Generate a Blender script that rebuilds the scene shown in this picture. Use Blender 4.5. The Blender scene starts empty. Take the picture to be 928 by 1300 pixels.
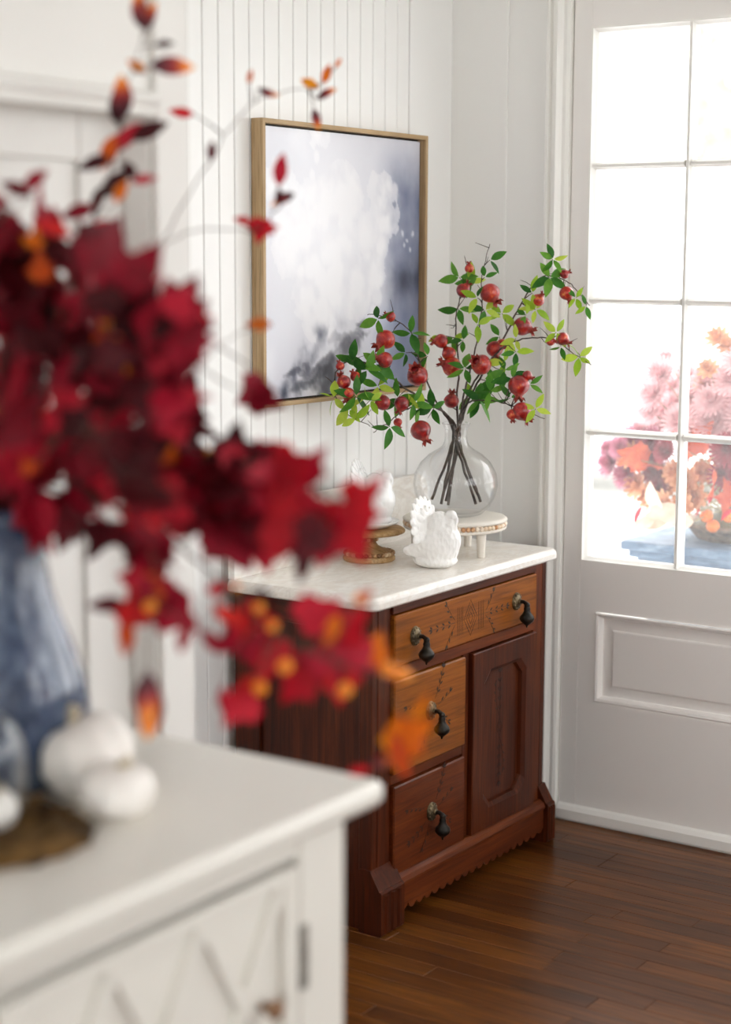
import bpy, math, random
from mathutils import Vector, Matrix, noise
random.seed(7)
R = math.radians
scene = bpy.context.scene
col = scene.collection

# ------------------------------------------------------------------ camera
FPX = 2189.7                                    # focal length in pixels of the 928x1300 frame
yaw, pitch, roll = 0.6001, 0.1459, 0.0040
CAM = Vector((2.447, -3.9726, 1.4789))
FW = Vector((-math.sin(yaw)*math.cos(pitch), math.cos(yaw)*math.cos(pitch), -math.sin(pitch)))
_r = Vector((math.cos(yaw), math.sin(yaw), 0)); _u = _r.cross(FW)
RT = math.cos(roll)*_r + math.sin(roll)*_u
UP = -math.sin(roll)*_r + math.cos(roll)*_u
cd = bpy.data.cameras.new('camera'); cam = bpy.data.objects.new('camera', cd); col.objects.link(cam)
cd.sensor_fit = 'VERTICAL'; cd.sensor_height = 36.0; cd.sensor_width = 36.0*928/1300
cd.lens = FPX/1300*36.0
m3 = Matrix((RT, UP, -FW)).transposed()
cam.matrix_world = Matrix.Translation(CAM) @ m3.to_4x4()
cd.dof.use_dof = True; cd.dof.focus_distance = 4.06; cd.dof.aperture_fstop = 1.6
cd.clip_start = 0.05; cd.clip_end = 300
scene.camera = cam

# ------------------------------------------------------------------ sky, exposure
SKY = 5.6
w = bpy.data.worlds.new('overcast_sky'); scene.world = w; w.use_nodes = True
bg = w.node_tree.nodes['Background']; bg.inputs[0].default_value = (0.985, 0.99, 1.0, 1); bg.inputs[1].default_value = SKY
scene.view_settings.view_transform = 'Standard'; scene.view_settings.look = 'None'
scene.view_settings.gamma = 1.0; scene.view_settings.use_curve_mapping = False
scene.view_settings.exposure = 0.0
cy = scene.cycles
cy.use_denoising = True
cy.max_bounces = 14; cy.diffuse_bounces = 8; cy.glossy_bounces = 6; cy.transmission_bounces = 8; cy.transparent_max_bounces = 24
cy.caustics_reflective = False; cy.caustics_refractive = False; cy.sample_clamp_indirect = 8.0

def portal(loc, rot, sx, sy):
    l = bpy.data.lights.new('daylight_portal', 'AREA'); l.shape = 'RECTANGLE'; l.size = sx; l.size_y = sy
    l.cycles.is_portal = True
    o = bpy.data.objects.new('daylight_portal', l); o.location = loc; o.rotation_euler = rot; col.objects.link(o)

def at(u, v, d):
    """point at depth d metres on the sight line of pixel (u, v)"""
    return CAM + d*(FW + RT*((u-464)/FPX) - UP*((v-650)/FPX))
def on_y(u, v, y):
    d = FW + RT*((u-464)/FPX) - UP*((v-650)/FPX)
    return CAM + d*((y-CAM.y)/d.y)
def on_z(u, v, z):
    d = FW + RT*((u-464)/FPX) - UP*((v-650)/FPX)
    return CAM + d*((z-CAM.z)/d.z)
def depth(P): return (Vector(P)-CAM).dot(FW)

# ------------------------------------------------------------------ materials
def lin(c):
    return tuple(((x/255)/12.92 if x/255 <= .04045 else ((x/255+.055)/1.055)**2.4) for x in c)
MATS = {}
class N:
    def __init__(s, name):
        s.m = bpy.data.materials.new(name); s.m.use_nodes = True; s.t = s.m.node_tree
        s.b = s.t.nodes['Principled BSDF']; MATS[name] = s.m
    def n(s, typ, **kw):
        x = s.t.nodes.new(typ)
        for k, v in kw.items():
            if k in x.inputs.keys() if hasattr(x.inputs, 'keys') else False: x.inputs[k].default_value = v
            else: setattr(x, k, v)
        return x
    def l(s, a, b): s.t.links.new(a, b)
    def noise(s, vec, scale, detail=4, rough=.55, dist=0):
        x = s.t.nodes.new('ShaderNodeTexNoise'); x.inputs['Scale'].default_value = scale; x.inputs['Detail'].default_value = detail
        x.inputs['Roughness'].default_value = rough; x.inputs['Distortion'].default_value = dist
        if vec is not None: s.l(vec, x.inputs['Vector'])
        return x.outputs['Fac']
    def mapping(s, vec, scale=(1,1,1), loc=(0,0,0)):
        x = s.t.nodes.new('ShaderNodeMapping'); x.inputs['Scale'].default_value = scale; x.inputs['Location'].default_value = loc
        s.l(vec, x.inputs['Vector']); return x.outputs[0]
    def ramp(s, fac, stops):
        x = s.t.nodes.new('ShaderNodeValToRGB'); e = x.color_ramp.elements
        while len(e) < len(stops): e.new(.5)
        for k, (p, c) in enumerate(stops):
            e[k].position = p; e[k].color = (*lin(c), 1)
        s.l(fac, x.inputs[0]); return x.outputs[0]
    def mix(s, fac, a, b, typ='MIX'):
        x = s.t.nodes.new('ShaderNodeMix'); x.data_type = 'RGBA'; x.blend_type = typ
        for val, idx in ((fac, 0), (a, 6), (b, 7)):
            if isinstance(val, (int, float)): x.inputs[idx].default_value = val
            elif isinstance(val, tuple): x.inputs[idx].default_value = (*val, 1)
            else: s.l(val, x.inputs[idx])
        return x.outputs[2]
    def math(s, op, a, b=0.0):
        x = s.t.nodes.new('ShaderNodeMath'); x.operation = op
        for val, idx in ((a, 0), (b, 1)):
            if isinstance(val, (int, float)): x.inputs[idx].default_value = val
            else: s.l(val, x.inputs[idx])
        return x.outputs[0]
    def obj(s): return s.t.nodes.new('ShaderNodeTexCoord').outputs['Object']
    def pos(s): return s.t.nodes.new('ShaderNodeNewGeometry').outputs['Position']
    def rnd(s): return s.t.nodes.new('ShaderNodeObjectInfo').outputs['Random']
    def bump(s, h, strength=.2, dist=.01):
        x = s.t.nodes.new('ShaderNodeBump'); x.inputs['Strength'].default_value = strength; x.inputs['Distance'].default_value = dist
        s.l(h, x.inputs['Height']); s.l(x.outputs[0], s.b.inputs['Normal'])
    def col(s, c):
        if isinstance(c, tuple): s.b.inputs['Base Color'].default_value = (*lin(c), 1)
        else: s.l(c, s.b.inputs['Base Color'])
    def set(s, rough=None, **kw):
        if rough is not None: s.b.inputs['Roughness'].default_value = rough
        for k, v in kw.items(): s.b.inputs[k].default_value = v

def paint(name, c, rough=.45, bump=.06, scale=35):
    n = N(name); v = n.obj(); f = n.noise(v, scale, 5)
    n.col(n.mix(n.math('MULTIPLY', n.noise(v, 3.0, 3), .10), lin(c), tuple(x*.86 for x in lin(c))))
    n.set(rough); n.bump(f, bump, .004); return n.m
paint('wall_paint', (240, 240, 238), .55)
paint('panel_paint', (227, 225, 221), .5)
paint('bead_paint', (245, 245, 244), .45, .05)
paint('trim_paint', (241, 240, 236), .32, .05)
paint('door_paint', (240, 237, 234), .35, .10, 22)
paint('ceiling_paint', (240, 240, 238), .7)
paint('dresser_paint', (226, 223, 215), .30, .06, 18)
paint('bead_white', (226, 220, 210), .6, .25, 60)
paint('plaster_white', (240, 240, 238), .55, .25, 120)
paint('porch_white', (238, 238, 236), .6)
paint('car_white', (240, 240, 242), .3, .0)
n = N('car_glass'); n.col((150, 165, 180)); n.set(.2)
n = N('rubber'); n.col((70, 70, 72)); n.set(.8)

def wood(name, stops, axis, rough=.40, scale=1.0, coat=.08, bump=.12):
    n = N(name); v = n.obj()
    sc = [22, 22, 22]; sc[axis] = 1.6
    g = n.noise(n.mapping(v, tuple(x*scale for x in sc)), 2.2, 8, .62, .8)
    sc2 = [3.5, 3.5, 3.5]; sc2[axis] = .8
    b = n.noise(n.mapping(v, tuple(x*scale for x in sc2)), 1.5, 3, .5, .4)
    sc3 = [160, 160, 160]; sc3[axis] = 5
    pore = n.noise(n.mapping(v, tuple(x*scale for x in sc3)), 1.0, 3)
    f = n.math('ADD', n.math('MULTIPLY', g, .62), n.math('MULTIPLY', b, .38))
    c = n.ramp(f, stops)
    c = n.mix(n.math('MULTIPLY', n.ramp(pore, [(.35, (255,255,255)), (.5, (0,0,0))]), .35), c, tuple(x*.45 for x in lin(stops[0][1])))
    n.col(c); n.set(rough); n.b.inputs['Specular IOR Level'].default_value = .2; n.b.inputs['Coat Weight'].default_value = coat; n.b.inputs['Coat Roughness'].default_value = .22
    n.bump(pore, bump, .002); return n.m
DK = [(.30, (38, 13, 4)), (.50, (74, 29, 9)), (.72, (108, 50, 18))]
MD = [(.30, (58, 22, 8)), (.50, (96, 42, 15)), (.72, (126, 64, 25))]
HN_LIT = [(.28, (88, 44, 10)), (.50, (140, 78, 20)), (.75, (170, 102, 34))]  # honey wood of upper drawers, lightened partly for the light reaching them
for nm, st in (('walnut_dark', DK), ('walnut', MD), ('walnut_honey', HN_LIT)):
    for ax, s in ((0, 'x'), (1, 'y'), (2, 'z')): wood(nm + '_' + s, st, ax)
OAK = [(.28, (150, 122, 86)), (.5, (182, 154, 116)), (.75, (204, 180, 146))]
wood('oak_y', OAK, 1, .5, 1.5, 0); wood('oak_z', OAK, 2, .5, 1.5, 0)
wood('stand_wood', [(.28, (122, 88, 52)), (.5, (176, 140, 94)), (.75, (214, 192, 160))], 0, .55, 1.2, 0)
n = N('carving_dark'); n.col((38, 16, 9)); n.set(.6)

# floor planks: world-space grain, one tone per plank
n = N('floor_oak'); p = n.pos(); r = n.rnd()
off = n.t.nodes.new('ShaderNodeVectorMath'); off.operation = 'ADD'; n.l(p, off.inputs[0])
cmb = n.t.nodes.new('ShaderNodeCombineXYZ'); n.l(n.math('MULTIPLY', r, 37.0), cmb.inputs[0]); n.l(n.math('MULTIPLY', r, 11.0), cmb.inputs[2]); n.l(cmb.outputs[0], off.inputs[1])
v = off.outputs[0]
g = n.noise(n.mapping(v, (1.6, 34, 34)), 2.0, 8, .65, 1.2)
b = n.noise(n.mapping(v, (.9, 5, 5)), 1.6, 3)
pore = n.noise(n.mapping(v, (7, 240, 240)), 1.0, 3)
f = n.math('ADD', n.math('MULTIPLY', g, .60), n.math('MULTIPLY', b, .30))
f = n.math('ADD', f, n.math('MULTIPLY', r, .16))
c = n.ramp(f, [(.30, (44, 22, 7)), (.50, (88, 48, 16)), (.66, (122, 72, 25)), (.85, (146, 92, 36))])
c = n.mix(n.math('MULTIPLY', n.ramp(pore, [(.36, (255,255,255)), (.52, (0,0,0))]), .5), c, lin((36, 18, 9)))
n.col(c); n.set(.30); n.b.inputs['Specular IOR Level'].default_value = .30
n.bump(n.math('ADD', n.math('MULTIPLY', pore, .5), g), .08, .002)
n = N('subfloor'); n.col((30, 16, 9)); n.set(.8)

n = N('marble'); v = n.obj()
a = n.noise(n.mapping(v, (2.0, 1.1, 2.0)), 2.3, 6, .6, 2.5)
c = n.ramp(a, [(.30, (228, 222, 213)), (.44, (242, 239, 234)), (.50, (234, 228, 220)), (.56, (244, 242, 238)), (.80, (236, 231, 224))])
d = n.noise(n.mapping(v, (7, 3, 7)), 2.0, 8, .7, 1.5)
c = n.mix(n.math('MULTIPLY', n.ramp(d, [(.42, (0,0,0)), (.50, (255,255,255)), (.54, (0,0,0))]), .28), c, lin((196, 186, 175)))
n.col(c); n.set(.28); n.bump(d, .03, .002)

n = N('iron'); n.col(n.ramp(n.noise(n.obj(), 60, 4), [(.35, (24, 22, 20)), (.65, (52, 47, 40))])); n.set(.42); n.b.inputs['Metallic'].default_value = .6
n = N('brass_old'); n.col(n.ramp(n.noise(n.obj(), 40, 4), [(.35, (62, 52, 38)), (.65, (128, 112, 84))])); n.set(.45); n.b.inputs['Metallic'].default_value = .75
n = N('hinge_metal'); n.col((150, 146, 138)); n.set(.5); n.b.inputs['Metallic'].default_value = .5
n = N('knob_wood'); n.col((128, 92, 62)); n.set(.5)

def glass(name, tint=(1, 1, 1), glare_veil=0.0, ior=1.45, rough=.0, haze=(.95, .96, .97)):
    n = N(name); t = n.t; t.nodes.remove(n.b)
    out = t.nodes['Material Output']
    tr = t.nodes.new('ShaderNodeBsdfTransparent'); tr.inputs[0].default_value = (*tint, 1)
    gl = t.nodes.new('ShaderNodeBsdfGlossy'); gl.inputs['Roughness'].default_value = rough
    fr = t.nodes.new('ShaderNodeLayerWeight'); fr.inputs[0].default_value = .5           # Schlick reflectance
    fac = n.math('ADD', n.math('MULTIPLY', n.math('POWER', fr.outputs['Facing'], 4.0), .75), .035)
    mx = t.nodes.new('ShaderNodeMixShader'); n.l(fac, mx.inputs[0]); n.l(tr.outputs[0], mx.inputs[1]); n.l(gl.outputs[0], mx.inputs[2])
    last = mx.outputs[0]
    if glare_veil:  # translucent veil imitating glare and overexposure across the panes
        tl = t.nodes.new('ShaderNodeBsdfTranslucent'); tl.inputs[0].default_value = (*haze, 1)
        m2 = t.nodes.new('ShaderNodeMixShader'); m2.inputs[0].default_value = glare_veil
        n.l(last, m2.inputs[1]); n.l(tl.outputs[0], m2.inputs[2]); last = m2.outputs[0]
    n.l(last, out.inputs[0]); return n.m
glass('vase_glass', (.992, .993, .993)); glass('dome_glass', (.98, .985, .985))
glass('pane_glass', (.99, .99, .99), glare_veil=.09); glass('window_glass', (.98, .98, .98))

def leafmat(name, stops, trans=.35, rough=.45, scale=14):
    n = N(name); v = n.obj(); f = n.math('ADD', n.math('MULTIPLY', n.noise(v, scale*.15, 3), .55), n.math('MULTIPLY', n.rnd(), .45))
    c = n.ramp(f, stops); n.col(c); n.set(rough); n.b.inputs['Specular IOR Level'].default_value = .25
    tl = n.t.nodes.new('ShaderNodeBsdfTranslucent'); n.l(c, tl.inputs[0])
    mx = n.t.nodes.new('ShaderNodeMixShader'); mx.inputs[0].default_value = trans
    n.l(n.b.outputs[0], mx.inputs[1]); n.l(tl.outputs[0], mx.inputs[2]); n.l(mx.outputs[0], n.t.nodes['Material Output'].inputs[0])
leafmat('leaf_green', [(.25, (38, 92, 30)), (.5, (72, 132, 42)), (.8, (118, 168, 58))])
leafmat('leaf_lime', [(.25, (128, 170, 40)), (.5, (164, 196, 58)), (.8, (200, 214, 92))])
leafmat('leaf_burgundy', [(.25, (74, 4, 16)), (.5, (122, 8, 30)), (.8, (158, 16, 44))], .3, .5, 20)
leafmat('leaf_maroon', [(.25, (42, 3, 9)), (.5, (70, 5, 16)), (.8, (98, 8, 24))], .2, .5, 20)
leafmat('leaf_crimson', [(.25, (138, 10, 36)), (.5, (176, 20, 48)), (.8, (204, 40, 56))], .35, .5, 20)
leafmat('leaf_red', [(.25, (168, 12, 34)), (.5, (200, 24, 40)), (.8, (226, 56, 44))], .4, .5, 20)
leafmat('leaf_orange', [(.25, (190, 62, 18)), (.5, (222, 112, 20)), (.8, (238, 156, 30))], .4, .5, 20)
n = N('leaf_flame'); g_ = n.t.nodes.new('ShaderNodeTexCoord').outputs['Generated']
sp = n.t.nodes.new('ShaderNodeSeparateXYZ'); n.l(g_, sp.inputs[0])
n.col(n.ramp(sp.outputs[1], [(.25, (74, 10, 28)), (.55, (150, 26, 30)), (.75, (232, 118, 20)), (1.0, (246, 170, 36))])); n.set(.5)
n = N('berry_orange'); n.col(n.ramp(n.noise(n.obj(), 40, 2), [(.3, (228, 96, 10)), (.7, (248, 168, 24))])); n.set(.35)
n = N('twig_dark'); n.col(n.ramp(n.noise(n.obj(), 90, 3), [(.35, (44, 28, 22)), (.65, (92, 68, 54))])); n.set(.75)
n = N('twig_stem'); n.col(n.ramp(n.noise(n.obj(), 70, 3), [(.35, (36, 28, 24)), (.65, (96, 82, 72))])); n.set(.7)

n = N('pomegranate_skin'); v0 = n.obj(); ad = n.t.nodes.new('ShaderNodeVectorMath'); ad.operation = 'ADD'; n.l(v0, ad.inputs[0]); cm = n.t.nodes.new('ShaderNodeCombineXYZ')
for k_ in range(3): n.l(n.math('MULTIPLY', n.rnd(), 40.0+k_*17), cm.inputs[k_])
n.l(cm.outputs[0], ad.inputs[1]); v = ad.outputs[0]
f = n.math('ADD', n.math('MULTIPLY', n.noise(v, 1.3, 3), .75), n.math('MULTIPLY', n.noise(v, 9, 4), .25))
f = n.math('ADD', f, n.math('MULTIPLY', n.math('SUBTRACT', n.rnd(), .5), .16))
n.col(n.ramp(f, [(.36, (112, 8, 18)), (.48, (160, 24, 26)), (.58, (190, 56, 32)), (.70, (220, 146, 70))])); n.set(.28)
n.b.inputs['Coat Weight'].default_value = .3; n.bump(n.noise(v, 16, 3), .06, .02)
n = N('pomegranate_calyx'); n.col(n.ramp(n.noise(n.obj(), 4, 3), [(.3, (104, 20, 22)), (.7, (176, 62, 44))])); n.set(.45)

n = N('blue_glaze'); v = n.obj()
f = n.math('ADD', n.math('MULTIPLY', n.noise(n.mapping(v, (1, 1, .6)), 55, 5, .7), .6), n.math('MULTIPLY', n.noise(v, 12, 4), .4))
n.col(n.ramp(f, [(.34, (28, 40, 62)), (.48, (58, 74, 102)), (.60, (98, 114, 138)), (.74, (150, 160, 176))])); n.set(.14)
n.b.inputs['Coat Weight'].default_value = .5; n.b.inputs['Coat Roughness'].default_value = .05
n = N('pumpkin_white'); n.col(n.ramp(n.noise(n.obj(), 12, 4), [(.35, (232, 227, 220)), (.65, (244, 241, 236))])); n.set(.5)
n = N('pumpkin_stem'); n.col((196, 184, 160)); n.set(.7)
n = N('nest_moss'); n.col(n.ramp(n.noise(n.obj(), 30, 4), [(.3, (44, 30, 14)), (.5, (92, 66, 30)), (.7, (140, 104, 52))])); n.set(.9)
n = N('porcelain'); n.col((246, 246, 246)); n.set(.16)
n = N('bisque'); v = n.obj(); n.col((244, 243, 241)); n.set(.5)
vo = n.t.nodes.new('ShaderNodeTexVoronoi'); vo.inputs['Scale'].default_value = 95; n.l(n.mapping(v, (1, 1, .6)), vo.inputs['Vector']); n.bump(vo.outputs['Distance'], .55, .006)
n = N('bead_worn'); n.col(n.ramp(n.rnd(), [(.0, (238, 228, 214)), (.45, (226, 202, 172)), (.7, (184, 128, 76)), (1.0, (236, 224, 208))])); n.set(.55)
n = N('bead_brown'); n.col(n.ramp(n.rnd(), [(.0, (104, 70, 42)), (.5, (168, 128, 86)), (1.0, (214, 190, 158))])); n.set(.6)

n = N('pedestal_blue'); v = n.obj(); n.col(n.ramp(n.noise(n.mapping(v, (3, 3, 9)), 6, 5, .7), [(.32, (58, 80, 104)), (.55, (92, 116, 140)), (.74, (142, 160, 176))])); n.set(.6); n.bump(n.noise(v, 40, 4), .15, .005)
n = N('basket_wicker'); n.col(n.ramp(n.noise(n.obj(), 50, 4), [(.3, (74, 56, 40)), (.7, (140, 116, 92))])); n.set(.8)
def petal(name, a, b):
    n = N(name); n.col(n.ramp(n.noise(n.obj(), 3, 2), [(.3, a), (.7, b)])); n.set(.7)
petal('petal_pink', (206, 152, 158), (238, 204, 206)); petal('petal_mauve', (150, 62, 92), (196, 116, 138))
petal('petal_burgundy', (116, 12, 36), (168, 34, 60)); petal('petal_peach', (208, 138, 92), (232, 184, 140))
petal('petal_cream', (214, 190, 168), (232, 214, 196)); petal('autumn_orange', (188, 62, 30), (222, 104, 48))
petal('crab_apple', (206, 84, 34), (232, 140, 52)); petal('moss_green', (60, 56, 28), (104, 92, 48))
petal('tree_pale', (150, 168, 138), (196, 208, 186)); petal('bark', (110, 92, 78), (140, 122, 108)); petal('stem_green', (120, 110, 70), (160, 150, 110))
n = N('ground_pale'); n.col(n.ramp(n.noise(n.pos(), .6, 4), [(.3, (196, 196, 190)), (.7, (222, 221, 216))])); n.set(.9)

# ------------------------------------------------------------------ mesh helpers
class MB:
    def __init__(s): s.v = []; s.f = []; s.sm = []
    def add(s, vs, fs, smooth=False):
        o = len(s.v); s.v += [tuple(v) for v in vs]
        for f in fs: s.f.append(tuple(i+o for i in f)); s.sm.append(smooth)
        return s
    def box(s, a, b, bev=0.0):
        (x0, y0, z0), (x1, y1, z1) = a, b
        if bev <= 0:
            s.add([(x0,y0,z0),(x1,y0,z0),(x1,y1,z0),(x0,y1,z0),(x0,y0,z1),(x1,y0,z1),(x1,y1,z1),(x0,y1,z1)],
                  [(0,3,2,1),(4,5,6,7),(0,1,5,4),(1,2,6,5),(2,3,7,6),(3,0,4,7)]); return s
        B = min(bev, (x1-x0)/2.01, (y1-y0)/2.01, (z1-z0)/2.01)
        vs = []; idx = {}
        for sx in (0,1):
            for sy in (0,1):
                for sz in (0,1):
                    c = [(x0,x1)[sx], (y0,y1)[sy], (z0,z1)[sz]]; sg = [1-2*sx, 1-2*sy, 1-2*sz]
                    for ax in range(3):
                        q = [c[k] + (0 if k == ax else sg[k]*B) for k in range(3)]
                        idx[(sx,sy,sz,ax)] = len(vs); vs.append(q)
        fs = []
        def quad(k, ax):
            return k
        for ax in range(3):
            for sd in (0,1):
                o1, o2 = [k for k in range(3) if k != ax]
                def key(a, b_):
                    t = [0,0,0]; t[ax] = sd; t[o1] = a; t[o2] = b_; return idx[(t[0],t[1],t[2],ax)]
                fs.append([key(0,0), key(1,0), key(1,1), key(0,1)])
        for ax in range(3):            # edges along ax
            o1, o2 = [k for k in range(3) if k != ax]
            for a in (0,1):
                for b_ in (0,1):
                    def key(e, face):
                        t = [0,0,0]; t[ax] = e; t[o1] = a; t[o2] = b_; return idx[(t[0],t[1],t[2],face)]
                    fs.append([key(0,o1), key(1,o1), key(1,o2), key(0,o2)])
        for sx in (0,1):
            for sy in (0,1):
                for sz in (0,1): fs.append([idx[(sx,sy,sz,k)] for k in range(3)])
        c = Vector(((x0+x1)/2, (y0+y1)/2, (z0+z1)/2)); out = []
        for f in fs:
            P = [Vector(vs[i]) for i in f]; nn = (P[1]-P[0]).cross(P[2]-P[0]); mid = sum(P, Vector())/len(P)
            out.append(f if nn.dot(mid-c) > 0 else f[::-1])
        s.add(vs, out); return s
    def prism(s, poly, axis, a, b, smooth=False):
        """polygon in the two other axes (in x,y,z order) pulled along axis from a to b"""
        k = len(poly)
        def mk(p, h):
            q = list(p); q.insert(axis, h); return q
        vs = [mk(p, a) for p in poly] + [mk(p, b) for p in poly]
        ar = sum(poly[i][0]*poly[(i+1)%k][1] - poly[(i+1)%k][0]*poly[i][1] for i in range(k))
        flip = (ar < 0) ^ (axis == 1) ^ (b < a)
        fs = [list(range(k))[::-1], list(range(k, 2*k))]
        sides = [[i, (i+1)%k, (i+1)%k+k, i+k] for i in range(k)]
        if flip: fs = [f[::-1] for f in fs]; sides = [f[::-1] for f in sides]
        s.add(vs, fs); 
        o = len(s.v) - 2*k
        for f in sides: s.f.append(tuple(i+o for i in f)); s.sm.append(smooth)
        return s
    def lathe(s, prof, c=(0,0,0), seg=32, closed=False):
        vs = []; fs = []
        for r, z in prof:
            for k in range(seg):
                a = 2*math.pi*k/seg; vs.append((c[0]+r*math.cos(a), c[1]+r*math.sin(a), c[2]+z))
        m = len(prof)
        for i in range(m-1 if not closed else m):
            j = (i+1) % m
            for k in range(seg):
                q = (k+1) % seg; fs.append((i*seg+k, i*seg+q, j*seg+q, j*seg+k))
        s.add(vs, fs, True); return s
    def tube(s, pts, rad, seg=6, caps=True):
        pts = [Vector(p) for p in pts]; m = len(pts)
        if isinstance(rad, (int, float)): rad = [rad]*m
        vs = []; fs = []; u = None
        for i in range(m):
            t = (pts[min(i+1, m-1)] - pts[max(i-1, 0)]).normalized()
            if u is None:
                u = t.orthogonal().normalized()
            else:
                u = (u - t*u.dot(t)); u = u.normalized() if u.length > 1e-6 else t.orthogonal().normalized()
            w_ = t.cross(u)
            for k in range(seg):
                a = 2*math.pi*k/seg; vs.append(pts[i] + (u*math.cos(a) + w_*math.sin(a))*rad[i])
        for i in range(m-1):
            for k in range(seg):
                q = (k+1) % seg; fs.append((i*seg+k, i*seg+q, (i+1)*seg+q, (i+1)*seg+k))
        s.add(vs, fs, True)
        if caps: s.add(vs[:seg][::-1], [tuple(range(seg))]); s.add(vs[-seg:], [tuple(range(seg))])
        return s
    def ball(s, c, r, seg=12, rings=8, fn=None):
        if isinstance(r, (int, float)): r = (r, r, r)
        vs = [(0,0,1)]; fs = []
        for i in range(1, rings):
            th = math.pi*i/rings
            for k in range(seg):
                a = 2*math.pi*k/seg; vs.append((math.sin(th)*math.cos(a), math.sin(th)*math.sin(a), math.cos(th)))
        vs.append((0,0,-1)); L = len(vs)-1
        if fn: vs = [fn(Vector(v)) for v in vs]
        for k in range(seg): fs.append((0, 1+k, 1+(k+1)%seg))
        for i in range(rings-2):
            for k in range(seg):
                a = 1+i*seg; fs.append((a+k, a+seg+k, a+seg+(k+1)%seg, a+(k+1)%seg))
        a = 1+(rings-2)*seg
        for k in range(seg): fs.append((a+k, L, a+(k+1)%seg))
        s.add([(c[0]+v[0]*r[0], c[1]+v[1]*r[1], c[2]+v[2]*r[2]) for v in vs], fs, True); return s
    def xf(s, M):
        s.v = [tuple(M @ Vector(v)) for v in s.v]; return s
    def mesh(s, name, mat):
        me = bpy.data.meshes.new(name); me.from_pydata(s.v, [], s.f); me.polygons.foreach_set('use_smooth', s.sm)
        me.materials.append(MATS[mat]); me.update(); return me
    def build(s, name, mat, parent=None, loc=None):
        """vertices are world coordinates; with a parent they become local to it"""
        base = Vector(loc) if loc is not None else (parent_loc(parent) if parent else Vector())
        s.v = [tuple(Vector(v)-base) for v in s.v]
        o = bpy.data.objects.new(name, s.mesh(name, mat)); col.objects.link(o)
        if parent is not None:
            o.parent = parent; o.location = base - parent_loc(parent)
        else: o.location = base
        return o
def parent_loc(o):
    L = Vector()
    while o is not None: L += o.location; o = o.parent
    return L
def tag(o, label=None, cat=None, group=None, kind=None):
    if label: o['label'] = label
    if cat: o['category'] = cat
    if group: o['group'] = group
    if kind: o['kind'] = kind
    return o
def thing(name, loc, label, cat, group=None):
    o = bpy.data.objects.new(name, None); o.empty_display_size = .05; col.objects.link(o); o.location = loc
    return tag(o, label, cat, group)
def struct(o, label=None): o['kind'] = 'structure'; 
def put(name, me, parent, P, M3, sc=1.0):
    """copy of mesh me placed at world point P with 3x3 rotation M3 under parent"""
    o = bpy.data.objects.new(name, me); col.objects.link(o); o.parent = parent
    o.location = Vector(P) - parent_loc(parent)
    o.rotation_mode = 'QUATERNION'; o.rotation_quaternion = M3.to_quaternion()
    o.scale = (sc, sc, sc) if isinstance(sc, (int, float)) else sc
    return o
def frame_from(d, up=Vector((0,0,1))):
    """rotation whose Y axis is d and whose Z axis is near up"""
    y = Vector(d).normalized(); x = y.cross(up)
    if x.length < 1e-4: x = y.orthogonal()
    x.normalize(); z = x.cross(y); return Matrix((x, y, z)).transposed()

# ================================================================== STRUCTURE
XR, YB, ZC = 4.2, -7.0, 2.62          # right wall, wall behind the camera, ceiling
XJ, YJ = .68, -1.89                   # the wall that steps forward on the left
def slab(name, a, b, mat, label=None):
    o = MB().box(a, b).build(name, mat); o['kind'] = 'structure'
    if label: o['label'] = label
    return o

# floor with separate planks
floor = slab('floor', (-.15, YB-.15, -.06), (XR+.15, .06, -.016), 'subfloor', 'dark stained narrow oak plank floor')
def plank_mesh(L):
    return MB().box((0, 0, -.014), (L, .0562, 0), .0009).mesh('plank', 'floor_oak')
PW = .057; lens = [.45, .62, .8, .97, 1.2]; pmesh = [plank_mesh(l-.0008) for l in lens]
rest = MB(); row = 0; y = -PW
while y > YB:
    x = -.0 - random.random()*.5
    near = y > -2.2
    while x < XR:
        k = random.randrange(5)
        if near and x < 2.0 and x + lens[k] > .38:
            x0 = max(x, .0)
            o = bpy.data.objects.new('plank', pmesh[k]); col.objects.link(o); o.parent = floor; o.location = (x, y, 0)
            if x < 0: o.location.x = 0; x = 0
        else:
            a, b = max(x, 0), min(x+lens[k], XR)
            if b - a > .02: rest.box((a, y, -.014), (b-.0008, y+.0562, 0))
        x += lens[k]
    y -= PW; row += 1
o = rest.build('plank_field', 'floor_oak', floor); o['kind'] = 'stuff'

slab('ceiling', (-.15, YB-.15, ZC), (XR+.15, .16, ZC+.1), 'ceiling_paint', 'plain white ceiling')

# beadboard wall with separate boards
wl = slab('wall_left', (-.12, YJ-.1, 0), (-.012, .16, ZC), 'wall_paint', 'white painted beadboard wall behind the washstand')
BW = .0545; y = -.208; bm = None
b_ = MB().box((-.012, .0011, .002), (0, BW-.0011, ZC-.002), .0024)
bm = b_.mesh('board', 'bead_paint')
bead = MB().box((-.012, 0, .002), (0, 1, 1))
while y > YJ - .05:
    o = bpy.data.objects.new('board', bm); col.objects.link(o); o.parent = wl; o.location = (0, y-BW, 0); y -= BW
MB().box((-.012, -.207, .002), (.003, -.0005, ZC-.002), .002).build('corner_board', 'bead_paint', wl)
bb = MB().prism([(.0005, 0), (.02, 0), (.02, .11), (.014, .13), (.0005, .14)], 1, YJ+.003, -.003).build('baseboard_left', 'trim_paint'); bb['kind'] = 'structure'

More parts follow.
